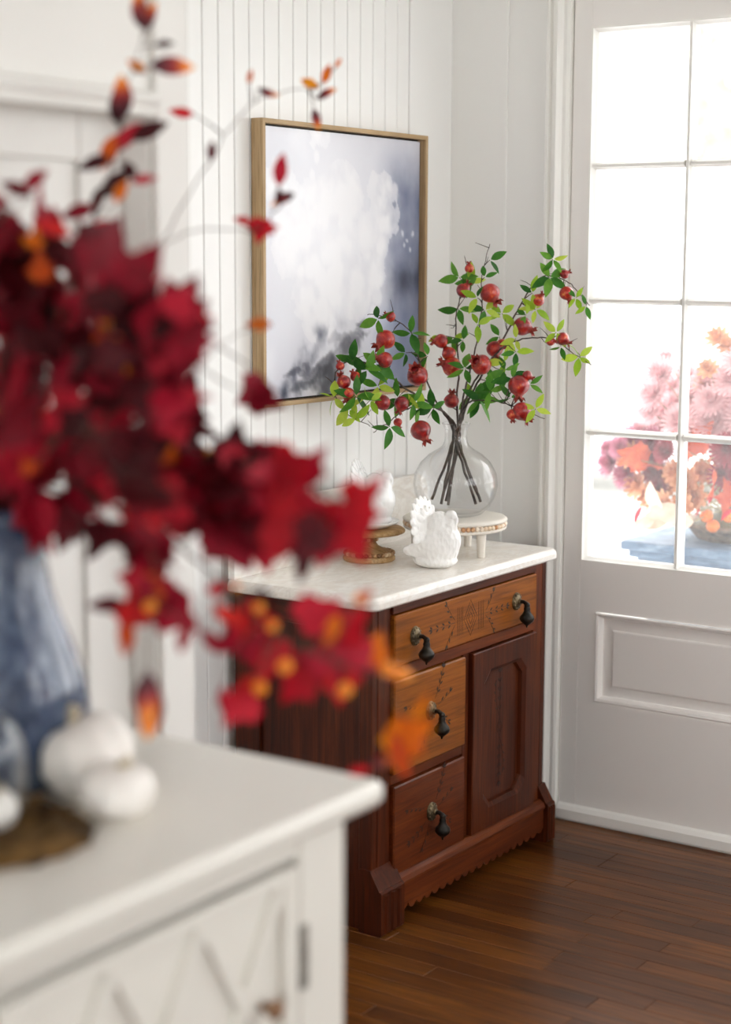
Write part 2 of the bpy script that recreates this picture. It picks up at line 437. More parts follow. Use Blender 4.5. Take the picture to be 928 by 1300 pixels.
# the forward wall on the left with its recessed cupboard door
wj = MB()
NZ = 1.70                             # head of the recess
wj.box((-.01, YJ-.12, 0), (XJ-.08, YJ, ZC))                       # return towards the beadboard
wj.box((XJ-.08, YJ-.085, 0), (XJ, YJ, ZC))                        # corner post
wj.box((XJ-.08, YB, NZ), (XJ, YJ-.085, ZC))                       # above the recess
wj.box((XJ-.08, YB, 0), (XJ, -3.45, NZ))
wjo = wj.build('wall_front_left', 'panel_paint'); struct(wjo); wjo['label'] = 'white panelled wall standing forward on the left'
t = MB().box((XJ, YJ-.078, 0), (XJ+.012, YJ-.001, ZC-.001), .003).build('trim_1', 'panel_paint'); struct(t)
t = MB().prism([(XJ, NZ-.012), (XJ+.022, NZ-.012), (XJ+.016, NZ+.002), (XJ+.024, NZ+.010), (XJ+.024, NZ+.018), (XJ+.010, NZ+.026), (XJ, NZ+.026)], 1, -3.5, YJ-.08).build('trim_2', 'panel_paint'); struct(t)
A = Vector((XJ, -2.46, 1.735)); B = Vector((XJ, -2.06, 1.905)); d = (B-A).normalized(); nrm = Vector((0, -d.z, d.y))*.012
t = MB().prism([(p_.y, p_.z) for p_ in (A-nrm, B-nrm, B+nrm, A+nrm)], 0, XJ-.002, XJ+.014).build('trim_3', 'panel_paint'); struct(t)
d2 = bpy.data.objects.new('door_2', None); col.objects.link(d2); d2.location = (XJ-.06, -2.7, 0); struct(d2); d2['label'] = 'white recessed cupboard door in the left wall'
MB().box((XJ-.078, -3.45, 0), (XJ-.060, YJ-.087, NZ-.001)).build('door_panel', 'panel_paint', d2)
MB().box((XJ-.060, -2.07, .0), (XJ-.048, YJ-.087, NZ-.002), .002).build('stile', 'panel_paint', d2)
MB().box((XJ-.060, -3.45, 1.62), (XJ-.048, -2.072, NZ-.002), .002).build('rail', 'panel_paint', d2)

# door wall
DX0, DX1, DZ = .356, 1.25, 2.19
WX0, WX1, WZ0, WZ1 = 1.75, 3.85, .85, 2.5           # window right of the door, out of the picture
wb = MB()
wb.box((0, 0, 0), (.30, .14, ZC)); wb.box((.30, 0, DZ+.02), (1.31, .14, ZC)); wb.box((1.31, 0, 0), (WX0, .14, ZC))
wb.box((WX0, 0, 0), (WX1, .14, WZ0)); wb.box((WX0, 0, WZ1), (WX1, .14, ZC)); wb.box((WX1, 0, 0), (XR+.12, .14, ZC))
o = wb.build('wall_back', 'wall_paint'); struct(o); o['label'] = 'white wall around the glazed door'
MB().box((.003, -.007, .002), (.171, -.0002, ZC-.002), .0015).build('wall_board', 'wall_paint', o)
prof = [(.291, -.0002), (.291, -.020), (.296, -.026), (.303, -.026), (.307, -.018), (.313, -.018), (.316, -.028), (.326, -.030), (.331, -.022), (.337, -.016), (.346, -.016), (.354, -.012), (.354, .03), (.335, .03), (.335, -.0002)]
t = MB().prism(prof, 2, 0.001, DZ+.02).build('trim_4', 'trim_paint'); struct(t); t['label'] = 'white fluted door casing beside the washstand'
t = MB().prism([(1.606-a, b) for a, b in prof], 2, 0.001, DZ+.02).build('trim_5', 'trim_paint'); struct(t)
t = MB().box((.291, -.022, DZ+.021), (1.315, -.0002, DZ+.10), .004).build('trim_6', 'trim_paint'); struct(t)

# glazed door
door = bpy.data.objects.new('door_1', None); col.objects.link(door); door.location = (.8, .02, 0); struct(door); door['label'] = 'white glazed door with twelve panes and a raised lower panel'
GX0, GX1 = .415, 1.192; GZ = [.708, 1.039, 1.3755, 1.712, 2.046]; GXs = [.415, .674, .933, 1.192]
DT = .042
MB().box((DX0+.002, 0, .006), (GX0-.006, DT, DZ), .002).build('stile', 'door_paint', door)
MB().box((GX1+.006, 0, .006), (DX1-.002, DT, DZ), .002).build('stile', 'door_paint', door)
MB().box((GX0-.006, 0, GZ[4]+.006), (GX1+.006, DT, DZ)).build('top_rail', 'door_paint', door)
PX0, PX1, PZ0, PZ1 = .457, 1.150, .332, .571
MB().box((GX0-.006, 0, PZ1), (GX1+.006, DT, GZ[0]-.006)).build('lock_rail', 'door_paint', door)
MB().box((GX0-.006, 0, .006), (GX1+.006, DT, PZ0)).build('bottom_rail', 'door_paint', door)
MB().box((GX0-.006, 0, PZ0), (PX0, DT, PZ1)).build('panel_stile', 'door_paint', door)
MB().box((PX1, 0, PZ0), (GX1+.006, DT, PZ1)).build('panel_stile', 'door_paint', door)
# raised panel: moulding ring, sloped field
def ring(mb, x0, x1, z0, z1, prof_):
    """prof_: list of (inset, y) swept round a rectangle"""
    loops = []
    for ins, yy in prof_:
        loops.append([(x0+ins, yy, z0+ins), (x1-ins, yy, z0+ins), (x1-ins, yy, z1-ins), (x0+ins, yy, z1-ins)])
    for a, b in zip(loops, loops[1:]):
        for k in range(4):
            q = (k+1) % 4; mb.add([a[k], a[q], b[q], b[k]], [(0, 1, 2, 3)])
    return loops[-1]
pm = MB(); ring(pm, PX0, PX1, PZ0, PZ1, [(0, -.003), (.004, -.006), (.010, -.004), (.016, .012)]); pm.build('panel_moulding', 'door_paint', door)
pf = MB(); lp = ring(pf, PX0+.012, PX1-.012, PZ0+.012, PZ1-.012, [(0, .013), (.032, .011), (.034, .007), (.037, .006)]); pf.add(lp, [(0, 1, 2, 3)]); pf.build('raised_panel', 'door_paint', door)
# muntins
for xm in GXs[1:3]:
    MB().prism([(xm-.009, .012), (xm-.0045, .004), (xm-.0035, .001), (xm+.0035, .001), (xm+.0045, .004), (xm+.009, .012), (xm+.009, .034), (xm-.009, .034)], 2, GZ[0], GZ[4]).build('muntin', 'trim_paint', door)
for zm in GZ[1:4]:
    for k in range(3):
        MB().prism([(.012, zm-.009), (.004, zm-.0045), (.001, zm-.0035), (.001, zm+.0035), (.004, zm+.0045), (.012, zm+.009), (.034, zm+.009), (.034, zm-.009)], 0, GXs[k]+(.0 if k == 0 else .0092), GXs[k+1]-(.0 if k == 2 else .0092)).build('muntin', 'trim_paint', door)
fr = MB(); ring(fr, GX0-.0065, GX1+.0065, GZ[0]-.0065, GZ[4]+.0065, [(0, -.0025), (.004, -.003), (.007, .004), (.013, .014), (.013, .036)]); fr.build('glazing_bead', 'trim_paint', door)
for i in range(3):
    for j in range(4):
        x0, x1 = GXs[i]+.004, GXs[i+1]-.004; z0, z1 = GZ[j]+.004, GZ[j+1]-.004
        MB().add([(x0, .022, z0), (x1, .022, z0), (x1, .022, z1), (x0, .022, z1)], [(0, 1, 2, 3)]).build('pane', 'pane_glass', door)
MB().prism([(-.018, .006), (-.018, .030), (-.010, .040), (-.0005, .044), (-.0005, .006)], 0, DX0+.004, DX1-.004).build('bottom_strip', 'trim_paint', door)
sl = slab('threshold_sill', (DX0-.02, -.012, -.012), (DX1+.02, .16, .003), 'trim_paint')
sl.name = 'trim_7'
portal((.80, .06, 1.38), (R(90), 0, 0), .78, 1.34)

def window(name, axis, c, a0, a1, z0, z1, label, cols=3):
    """frame, muntins and panes in an opening of a wall; axis 0: wall of constant x"""
    o = bpy.data.objects.new(name, None); col.objects.link(o); mid = (a0+a1)/2
    o.location = (c, mid, z0) if axis == 0 else (mid, c, z0); struct(o); o['label'] = label
    def bx(u0, u1, p, q, t0, t1, nm, mt):
        a, b = ((c+t0, u0, p), (c+t1, u1, q)) if axis == 0 else ((u0, c+t0, p), (u1, c+t1, q))
        MB().box(a, b).build(nm, mt, o)
    bx(a0, a0+.05, z0, z1, -.03, .03, 'frame', 'trim_paint'); bx(a1-.05, a1, z0, z1, -.03, .03, 'frame', 'trim_paint')
    bx(a0+.05, a1-.05, z0, z0+.05, -.03, .03, 'frame', 'trim_paint'); bx(a0+.05, a1-.05, z1-.05, z1, -.03, .03, 'frame', 'trim_paint')
    for k in range(1, cols):
        u = a0 + (a1-a0)*k/cols; bx(u-.012, u+.012, z0+.05, z1-.05, -.015, .015, 'muntin', 'trim_paint')
    for k in range(cols):
        for p_, q_ in ((z0+.05, (z0+z1)/2), ((z0+z1)/2, z1-.05)):
            u0, u1 = max(a0+.05, a0+(a1-a0)*k/cols), min(a1-.05, a0+(a1-a0)*(k+1)/cols); bx(u0, u1, p_, q_, -.001, .001, 'pane', 'window_glass')
    zc = (z0+z1)/2; bx(a0+.05, a1-.05, zc-.015, zc+.015, -.018, .018, 'muntin', 'trim_paint')
window('window_1', 1, .07, WX0, WX1, WZ0, WZ1, 'tall white window right of the glazed door')
portal(((WX0+WX1)/2, .1, (WZ0+WZ1)/2), (R(90), 0, 0), WX1-WX0, WZ1-WZ0)
# right wall with two windows, wall behind the camera with one
RW = [(-3.1, -.25)]
wr = MB(); ys = sorted([YB] + [q for p_ in RW for q in p_] + [.14])
for i in range(len(ys)-1):
    a, b = ys[i], ys[i+1]
    if any(abs(a-p_[0]) < 1e-6 for p_ in RW):
        wr.box((XR, a, 0), (XR+.12, b, .95)); wr.box((XR, a, 2.56), (XR+.12, b, ZC))
    else: wr.box((XR, a, 0), (XR+.12, b, ZC))
o = wr.build('wall_right', 'wall_paint'); struct(o)
for k, (a, b) in enumerate(RW):
    window('window_%d' % (k+2), 0, XR+.06, a, b, .95, 2.56, 'wide white window in the right wall', 4)
    portal((XR+.1, (a+b)/2, 1.755), (0, R(90), 0), 1.61, b-a)
wf = MB(); wf.box((XJ-.2, YB-.12, 0), (.95, YB, ZC)); wf.box((4.0, YB-.12, 0), (XR+.12, YB, ZC)); wf.box((.95, YB-.12, 0), (4.0, YB, .5)); wf.box((.95, YB-.12, 2.5), (4.0, YB, ZC))
o = wf.build('wall_front', 'wall_paint'); struct(o)
window('window_3', 1, YB-.06, 0.95, 4.0, .5, 2.5, 'unseen window behind the viewer, sized for fill light', 3)  # out of view, enlarged to throw more light on the glazed door
portal((2.475, YB-.1, 1.5), (R(-90), 0, 0), 3.05, 2.0)

# ================================================================== OUTSIDE
g = slab('ground', (-60, .17, -.45), (60, 120, -.40), 'ground_pale', 'pale ground outside the door')
g2 = slab('ground_side', (XR+.2, -60, -.45), (60, .16, -.40), 'ground_pale')
g3 = slab('ground_front', (-60, -60, -.45), (XR+.19, YB-.2, -.40), 'ground_pale')
slab('porch_floor', (-1.2, .17, -.14), (5, 2.2, -.02), 'porch_white', 'white porch floor outside the door')
slab('shade_roof', (-1.2, .17, 2.75), (5, 1.9, 2.85), 'porch_white', 'unseen white roof added to shade the porch flowers')  # added overhead out of view to dim the light on the flowers

# ================================================================== WASHSTAND
WZ, WXF = .76, .405                    # marble height, plane of the drawer fronts
ws = thing('washstand', (.22, -.57, 0), 'antique carved walnut washstand with white marble top and dark drop pulls', 'washstand')
SY0, SY1 = -.960, -.178
# sides
def side(ya, yb, out):
    q = MB()
    MB().box((.025, min(ya, yb), .0), (.095, max(ya, yb), .731), .002).build('side_stile', 'walnut_dark_z', ws)
    MB().box((.370, min(ya, yb), .0), (WXF-.001, max(ya, yb), .731), .002).build('side_stile', 'walnut_dark_z', ws)
    inn = .010*out
    MB().box((.095, min(ya, yb)+(inn if out > 0 else 0), .0), (.370, max(ya, yb)+(inn if out < 0 else 0), .731)).build('side_panel', 'walnut_dark_z', ws)
    MB().box((.0955, min(ya, yb)+.0002, .675), (.3695, max(ya, yb)-.0002, .7305), .002).build('side_rail', 'walnut_dark_x', ws)
side(SY0, SY0+.022, 1); side(SY1-.022, SY1, -1)
MB().box((.022, SY0+.022, .03), (.03, SY1-.022, .73)).build('back_panel', 'walnut_dark_z', ws)
# front frame
FX0 = WXF-.022
def fr_(y0, y1, z0, z1, nm, mt, x1=WXF, b=.0018): return MB().box((FX0, y0, z0), (x1, y1, z1), b).build(nm, mt, ws)
fr_(SY0+.0225, -.888, .10, .731, 'stile', 'walnut_dark_z'); fr_(-.243, SY1-.0225, .10, .731, 'stile', 'walnut_z')
fr_(-.888, -.243, .708, .731, 'rail', 'walnut_dark_y', WXF+.006); fr_(-.888, -.243, .560, .588, 'rail', 'walnut_y', WXF+.002)
fr_(-.580, -.553, .10, .560, 'stile', 'walnut_dark_z'); fr_(-.888, -.580, .320, .343, 'rail', 'walnut_y')
fr_(-.888, -.243, .09, .1095, 'rail', 'walnut_dark_y')
MB().box((.03, SY0+.023, .085), (FX0-.001, SY1-.023, .09)).build('bottom_board', 'walnut_dark_y', ws)
# carving helpers: thin lens-shaped cuts on a front at x
def dash(mb, y, z, ang, L, W, x):
    c, s_ = math.cos(ang), math.sin(ang); pts = [(-.5, 0), (-.18, .5), (.22, .42), (.5, 0), (.22, -.42), (-.18, -.5)]
    P = [(x, y + a*L*c - b*W*s_, z + a*L*s_ + b*W*c) for a, b in pts]
    Q = [(x-.0007, p_[1], p_[2]) for p_ in P]
    mb.add(P+Q, [(0,1,2,3,4,5)[::-1], (0,1,7,6),(1,2,8,7),(2,3,9,8),(3,4,10,9),(4,5,11,10),(5,0,6,11)])
def line(mb, y0, z0, y1, z1, W, x):
    L = math.hypot(y1-y0, z1-z0); dash(mb, (y0+y1)/2, (z0+z1)/2, math.atan2(z1-z0, y1-y0), L*1.05, W, x)
def sprig(mb, y, z, ang, n_, step, x, bend=0, sz=1.0, both=True):
    a = ang; py, pz = y, z
    for k in range(n_):
        ny, nz = py + step*math.cos(a), pz + step*math.sin(a)
        line(mb, py, pz, ny, nz, .0011*sz, x)
        for sd in ((1, -1) if both else (1,)):
            dash(mb, ny + .006*sz*math.cos(a+sd*1.0), nz + .006*sz*math.sin(a+sd*1.0), a + sd*.55, .013*sz, .0046*sz, x)
        py, pz = ny, nz; a += bend
    dash(mb, py+.006*math.cos(a), pz+.006*math.sin(a), a, .015*sz, .005*sz, x)
def pull(dr, y, z, x):
    """rosette plate, knuckle and hanging drop of one pull"""
    q = MB(); prof = [(.0, .010), (.006, .010), (.010, .008), (.015, .0065), (.019, .003), (.020, .0)]
    q.lathe(prof[::-1], seg=20); q.ball((0, 0, .010), (.007, .007, .006), 10, 6)
    for k in range(12):
        a = k*math.pi/6; q.ball((.0155*math.cos(a), .0155*math.sin(a), .004), .0036, 6, 4)
    q.xf(Matrix.Translation((x, y, z)) @ Matrix(((0,0,1,0),(1,0,0,0),(0,1.12,0,0),(0,0,0,1)))).build('pull_plate', 'brass_old', dr)
    h = MB(); h.tube([(x+.008, y, z), (x+.022, y, z+.001), (x+.030, y, z-.004)], [.0055, .005, .0058], 8)
    h.ball((x+.031, y, z-.006), .0075, 10, 6)
    h.lathe([(.0, -.063), (.0025, -.060), (.003, -.056), (.009, -.052), (.0165, -.045), (.0185, -.039), (.0165, -.033), (.0105, -.026), (.0075, -.019), (.0085, -.015), (.0068, -.010), (.005, -.004), (.0, -.003)], (x+.031, y, z), 16)
    h.build('pull_drop', 'iron', dr)
def drawer(y0, y1, z0, z1, mt, pulls, kind):
    dr = MB().box((FX0+.002, y0+.0025, z0+.0025), (WXF+.010, y1-.0025, z1-.0025), .003).build('drawer', mt, ws, loc=((FX0+WXF)/2, (y0+y1)/2, z0))
    x = WXF+.0104; c = MB(); cy_, cz_ = (y0+y1)/2, (z0+z1)/2
    if kind == 'wide':
        for s_ in (1., .66, .34):
            for a, b in (((-.030, 0), (0, .042)), ((0, .042), (.030, 0)), ((.030, 0), (0, -.042)), ((0, -.042), (-.030, 0))):
                line(c, cy_+a[0]*s_, cz_+a[1]*s_, cy_+b[0]*s_, cz_+b[1]*s_, .0014, x)
        for sd in (-1, 1):
            for k in range(4): line(c, cy_+sd*(.036+.0075*k), cz_-.032, cy_+sd*(.036+.0075*k), cz_+.032, .0013, x)
            th = 0 if sd > 0 else math.pi
            sprig(c, cy_+sd*.066, cz_, th, 4, .026, x, 0, .95)
            sprig(c, cy_+sd*.070, cz_+.006, th+sd*.75, 3, .018, x, sd*.10, .95, False)
            sprig(c, cy_+sd*.070, cz_-.006, th-sd*.75, 3, .018, x, -sd*.10, .95, False)
    else:
        py, pz = pulls[0][0]+.002, pulls[0][1]
        for a, n_ in ((.95, 4), (-.45, 3), (2.75, 4), (-2.55, 4), (.25, 3), (-2.0, 3)):
            sprig(c, py+.03*math.cos(a), pz+.03*math.sin(a), a, n_, .019, x, .10 if a > 0 else -.10, .95, a in (.95, -2.55))
    c.build('carving', 'carving_dark', dr)
    for y, z in pulls: pull(dr, y, z, WXF+.010)
drawer(-.888, -.243, .588, .708, 'walnut_honey_lit_y', [(-.806, .648), (-.350, .652)], 'wide')
drawer(-.888, -.580, .343, .560, 'walnut_honey_lit_y', [(-.738, .462)], 'small')
drawer(-.888, -.580, .1095, .320, 'walnut_y', [(-.730, .222)], 'small')
# cupboard door with clipped inner corners
y0, y1, z0, z1 = -.5505, -.2455, .112, .5575
dm = MB()
def octa(ins, ch, x):
    a0, a1, b0, b1 = y0+ins, y1-ins, z0+ins, z1-ins
    return [(x, a0+ch, b0), (x, a1-ch, b0), (x, a1, b0+ch), (x, a1, b1-ch), (x, a1-ch, b1), (x, a0+ch, b1), (x, a0, b1-ch), (x, a0, b0+ch)]
X1 = WXF+.012
loops = [octa(0, .0005, FX0+.002), octa(0, .0005, X1-.002), octa(.002, .0005, X1), octa(.050, .030, X1), octa(.060, .030, X1-.007), octa(.063, .030, X1-.020)]
for a, b in zip(loops, loops[1:]):
    for k in range(8):
        q = (k+1) % 8; dm.add([a[k], a[q], b[q], b[k]], [(0, 1, 2, 3)])
wd = dm.build('door', 'walnut_dark_z', ws, loc=((FX0+WXF)/2, (y0+y1)/2, z0))
MB().box((FX0+.003, y0+.055, z0+.055), (X1-.016, y1-.055, z1-.055)).build('door_panel', 'walnut_dark_z', wd)
c = MB(); cy_, cz_ = (y0+y1)/2, .345; x = X1-.0156
for s_ in (1., .55):
    for a, b in (((-.014, 0), (0, .022)), ((0, .022), (.014, 0)), ((.014, 0), (0, -.022)), ((0, -.022), (-.014, 0))): line(c, cy_+a[0]*s_, cz_+a[1]*s_, cy_+b[0]*s_, cz_+b[1]*s_, .0014, x)
sprig(c, cy_, cz_+.024, math.pi/2, 5, .023, x); sprig(c, cy_, cz_-.024, -math.pi/2, 5, .023, x)
sprig(c, cy_-.004, cz_+.03, math.pi*.62, 4, .02, x, -.12, .9, False); sprig(c, cy_+.004, cz_-.03, -math.pi*.38, 4, .02, x, -.12, .9, False)
c.build('carving', 'carving_dark', wd)
# plinth with scalloped lower edge, moulding, corner blocks
sc = [(-.872, .090), (-.205, .090)]; k = -.205; low = []
yy = -.205
nsc = 20; stp = (.872-.205)/nsc; low = []
for i in range(nsc):
    for j in range(5):
        t_ = j/5; low.append((-.205-(i+t_)*stp, .036 - .011*math.sin(math.pi*t_) + (.0 if i not in (0, nsc-1) else .004)))
low.append((-.872, .036))
MB().prism([(-.872, .090)] + [(-.205, .090)] + low, 0, FX0, .424).build('plinth', 'walnut_y', ws)
MB().prism([(FX0, .0905), (.428, .0905), (.429, .096), (.424, .106), (.413, .113), (FX0, .113)], 1, -.8715, -.2055).build('plinth_moulding', 'walnut_y', ws)
def block(ya, yb):
    q = MB(); q.prism([(WXF-.03, .0), (.432, .0), (.436, .004), (.436, .098), (.433, .103), (.430, .103), (.4085, .140), (.406, .146), (WXF-.03, .146)], 1, ya, yb); o = q.build('corner_block', 'walnut_dark_z', ws)
    n_ = 3; wdt = (yb-ya)/(n_+.6)
    for i in range(n_):
        yc = ya + wdt*(i+.8)
        MB().prism([(.4355, yc-wdt*.34), (.4405, yc-wdt*.16), (.4405, yc+wdt*.16), (.4355, yc+wdt*.34)], 2, .006, .094).build('reed', 'walnut_dark_z', o)
    return o
block(-.966, -.8735); block(-.2035, -.166)
# marble slab
def slab_loops(x0, x1, y0, y1, rr, levels):
    L = []
    for ins, z in levels:
        pts = []
        for (cx_, cy__, a0, r_) in ((x1-rr, y0+rr, -90, rr), (x1-rr, y1-rr, 0, rr), (x0+.004, y1-.004, 90, .004), (x0+.004, y0+.004, 180, .004)):
            for k in range(7):
                a = R(a0 + 15*k); r2 = max(r_-ins, .0005); s2 = ins if r_ < ins else 0
                pts.append((cx_ + r2*math.cos(a), cy__ + r2*math.sin(a), z))
        L.append(pts)
    return L
def stack(mb, L, smooth=True):
    k = len(L[0])
    for a, b in zip(L, L[1:]):
        mb.add(a+b, [(i, (i+1)%k, (i+1)%k+k, i+k) for i in range(k)], smooth)
    mb.add(L[0], [tuple(range(k))[::-1]]); mb.add(L[-1], [tuple(range(k))])
mt = MB(); stack(mt, slab_loops(.024, .430, -.986, -.158, .022, [(.004, WZ-.028), (.0, WZ-.024), (.0, WZ-.012), (.002, WZ-.006), (.007, WZ-.0015), (.011, WZ)]))
top = mt.build('marble_top', 'marble', ws)
bs = [(-.978, WZ+.0005), (-.166, WZ+.0005), (-.166, WZ+.118)]
bs += [(-.166-.045*(1-math.cos(R(a))), WZ+.118+.045*math.sin(R(a))) for a in (20, 45, 70, 90)]
bs += [(-.978+.045*(1-math.cos(R(a))), WZ+.118+.045*math.sin(R(a))) for a in (90, 70, 45, 20, 0)]
MB().prism(bs, 0, .022, .040).build('marble_backsplash', 'marble', ws)

# ================================================================== FRAMED PRINT
FY0, FY1, FZ0, FZ1 = -.861, -.172, 1.140, 1.789
pic = thing('framed_print', (.02, (FY0+FY1)/2, FZ0), 'thin oak frame holding a blue-grey and white floral print on beadboard', 'picture')
fw = .010
for (a, b, mt_, poly) in (('rail', 1, 'oak_y', [(FY0, FZ1), (FY1, FZ1), (FY1-fw, FZ1-fw), (FY0+fw, FZ1-fw)]), ('rail', 1, 'oak_y', [(FY0, FZ0), (FY1, FZ0), (FY1-fw, FZ0+fw), (FY0+fw, FZ0+fw)]),
                          ('stile', 2, 'oak_z', [(FY0, FZ0), (FY0, FZ1), (FY0+fw, FZ1-fw), (FY0+fw, FZ0+fw)]), ('stile', 2, 'oak_z', [(FY1, FZ0), (FY1, FZ1), (FY1-fw, FZ1-fw), (FY1-fw, FZ0+fw)])):
    MB().prism(poly, 0, .0035, .036).build('frame_'+a, mt_, pic)
MB().box((.0035, FY0+fw, FZ0+fw), (.010, FY1-fw, FZ1-fw)).build('backing', 'iron', pic)
# the print: a fine grid coloured with soft painted shapes
G = 150; pv = []; pfc = []; pcol = []
rp = random.Random(3)
blooms = [(rp.gauss(.42, .17), rp.gauss(.40, .18), rp.uniform(.03, .10)) for _ in range(46)]
petals = [(.83, .20, .030), (.80, .30, .035), (.70, .62, .045), (.33, .10, .04), (.30, .17, .035), (.88, .37, .015), (.92, .40, .012), (.95, .37, .012), (.90, .42, .012), (.94, .44, .012), (.15, .30, .04), (.68, .68, .03)]
ink = [(.40, .90, .060, .035, .9), (.30, .93, .05, .03, .7), (.34, .97, .045, .03, .9), (.22, .97, .04, .02, .75), (.20, .90, .04, .012, .6), (.50, .83, .045, .03, .65), (.53, .79, .03, .025, .5), (.58, .76, .02, .03, .5), (.60, .71, .03, .012, .6), (.27, .88, .03, .012, .6), (.46, .78, .03, .02, .35), (.38, .95, .03, .03, .8), (.62, .76, .03, .012, .3)]
def sm(a, b, x): t_ = max(0, min(1, (x-a)/(b-a))); return t_*t_*(3-2*t_)
for j in range(G+1):
    for i in range(G+1):
        u, v = i/G, j/G
        pv.append((.0200, FY0+fw+.005+(FY1-FY0-2*fw-.010)*u, FZ1-fw-.005-(FZ1-FZ0-2*fw-.010)*v))
        nz = noise.fractal(Vector((u*4.5, v*4.5, 1.3)), 1.0, 2.0, 5); n2 = noise.fractal(Vector((u*13, v*9, 4.1)), 1.0, 2.0, 4)
        c = Vector((.875, .88, .92)) + Vector((.05, .05, .04))*nz
        rb = sm(.66, .92, u + .05*nz)*sm(-.05, .25, v)            # blue-grey right side
        c = c.lerp(Vector((.42, .45, .56)), rb*(.80+.2*n2))
        lb = sm(.50, .95, u+.1*nz)*sm(.62, .80, v); c = c.lerp(Vector((.50, .54, .66)), lb*.6)
        dk = math.exp(-(((u-.95)/.16)**2 + ((v-.56+.25*(u-.9))/.07)**2)); c = c.lerp(Vector((.22, .24, .32)), min(1, dk*(.7+.4*n2)))
        w_ = .62*sm(.55, .05, math.hypot((u-.40)/.95, (v-.42)/1.05) + .22*nz)  # white flower mass, whitened further for glare on the print
        for (bu, bv, br) in blooms:
            dd = math.hypot(u-bu, v-bv)/br
            if dd < 1.25: w_ = max(w_, .55 + .45*sm(1.25, .2, dd + .75*n2 + .35*nz)) if sm(1.25, .2, dd + .75*n2 + .35*nz) > .02 else w_
        for (bu, bv, br) in petals:
            dd = math.hypot((u-bu)/.8 + .02*n2, v-bv + .015*nz)/br
            if dd < 1.3: w_ = max(w_, .7*sm(1.25, .5, dd + .4*n2))
        c = c.lerp(Vector((.955, .955, .975)), w_)
        wu = u + .05*noise.fractal(Vector((u*9, v*9, 7.7)), 1.0, 2.0, 4); wv = v + .05*noise.fractal(Vector((u*9, v*9, 3.1)), 1.0, 2.0, 4)
        for (bu, bv, bx_, bz_, st) in ink:
            q = ((wu-bu)/(bx_*1.15))**2 + ((wv-bv)/(bz_*1.15))**2
            if q < 5: c = c.lerp(Vector((.07, .08, .13)), (.75+.5*n2)*st*sm(2.4, .1, q + 1.3*n2))
        c = c.lerp(Vector((.17, .19, .27)), .55*sm(.16, .0, abs((u-.20) - (.86-v)*1.05 + .15*nz - .08))*sm(.68, .80, v)*sm(.75, .55, u)*max(0, .4+n2*1.3))
        pcol.append(c*.965)
for j in range(G):
    for i in range(G): k = j*(G+1)+i; pfc.append((k, k+G+1, k+G+2, k+1))
n = N('print_paper'); va = n.t.nodes.new('ShaderNodeVertexColor'); va.layer_name = 'paint'; n.l(va.outputs[0], n.b.inputs['Base Color']); n.set(.28)
me = bpy.data.meshes.new('print'); me.from_pydata([tuple(Vector(p_)-pic.location) for p_ in pv], [], pfc); me.materials.append(MATS['print_paper'])
ca = me.color_attributes.new('paint', 'FLOAT_COLOR', 'POINT')
buf = []
for c in pcol: buf += [*(max(0, x)**2.2 for x in c), 1.0]
ca.data.foreach_set('color', buf)
po = bpy.data.objects.new('print', me); col.objects.link(po); po.parent = pic
MB().box((.0105, FY0+fw+.0055, FZ0+fw+.0055), (.0195, FY1-fw-.0055, FZ1-fw-.0055)).build('print_board', 'plaster_white', pic)

# ================================================================== THINGS ON THE MARBLE
# riser with beaded rim
RC = Vector((.250, -.370, WZ)); RTOP = WZ + .092
rs = thing('round_riser', RC, 'round white wooden riser with worn beaded rim under the glass vase', 'riser')
MB().lathe([(0, .060), (.118, .060), (.126, .063), (.128, .067), (.124, .069), (.121, .070), (.121, .079), (.124, .080), (.129, .083), (.129, .087), (.124, .091), (.118, .092), (0, .092)], RC, 56).build('riser_top', 'bead_white', rs)
bme = MB().ball((0, 0, 0), .0058, 10, 7).mesh('bead', 'bead_worn')
NB = 66
for k in range(NB):
    a = 2*math.pi*k/NB; put('bead', bme, rs, RC + Vector((.1235*math.cos(a), .1235*math.sin(a), .0745)), Matrix.Identity(3), 1.0)
for a in (-18, 102, 222):
    p_ = RC + Vector((.098*math.cos(R(a)), .098*math.sin(R(a)), 0))
    MB().lathe([(0, 0), (.0085, 0), (.0095, .003), (.0118, .045), (.0125, .0595), (0, .0595)], p_, 16).build('leg', 'bead_white', rs)

# glass vase
VC = Vector((RC.x, RC.y, RTOP))
outer = [(0, .001), (.050, .001), (.066, .006), (.085, .024), (.099, .050), (.1045, .078), (.101, .105), (.087, .131), (.066, .150), (.046, .162), (.034, .172), (.029, .184), (.0275, .200), (.0285, .214), (.033, .224), (.0355, .228)]
inner = [(.0350, .2295), (.0318, .2245), (.0268, .214), (.0258, .200), (.0272, .185), (.0322, .1745), (.0445, .165), (.065, .1530), (.0852, .1335), (.0986, .1062), (.1020, .078), (.0966, .0515), (.083, .027), (.064, .0115), (.045, .0085), (0, .0085)]
vs = MB().lathe(outer+inner, VC, 48).build('glass_vase', 'vase_glass', None, VC)
tag(vs, 'round clear glass vase with narrow neck holding pomegranate branches', 'vase')

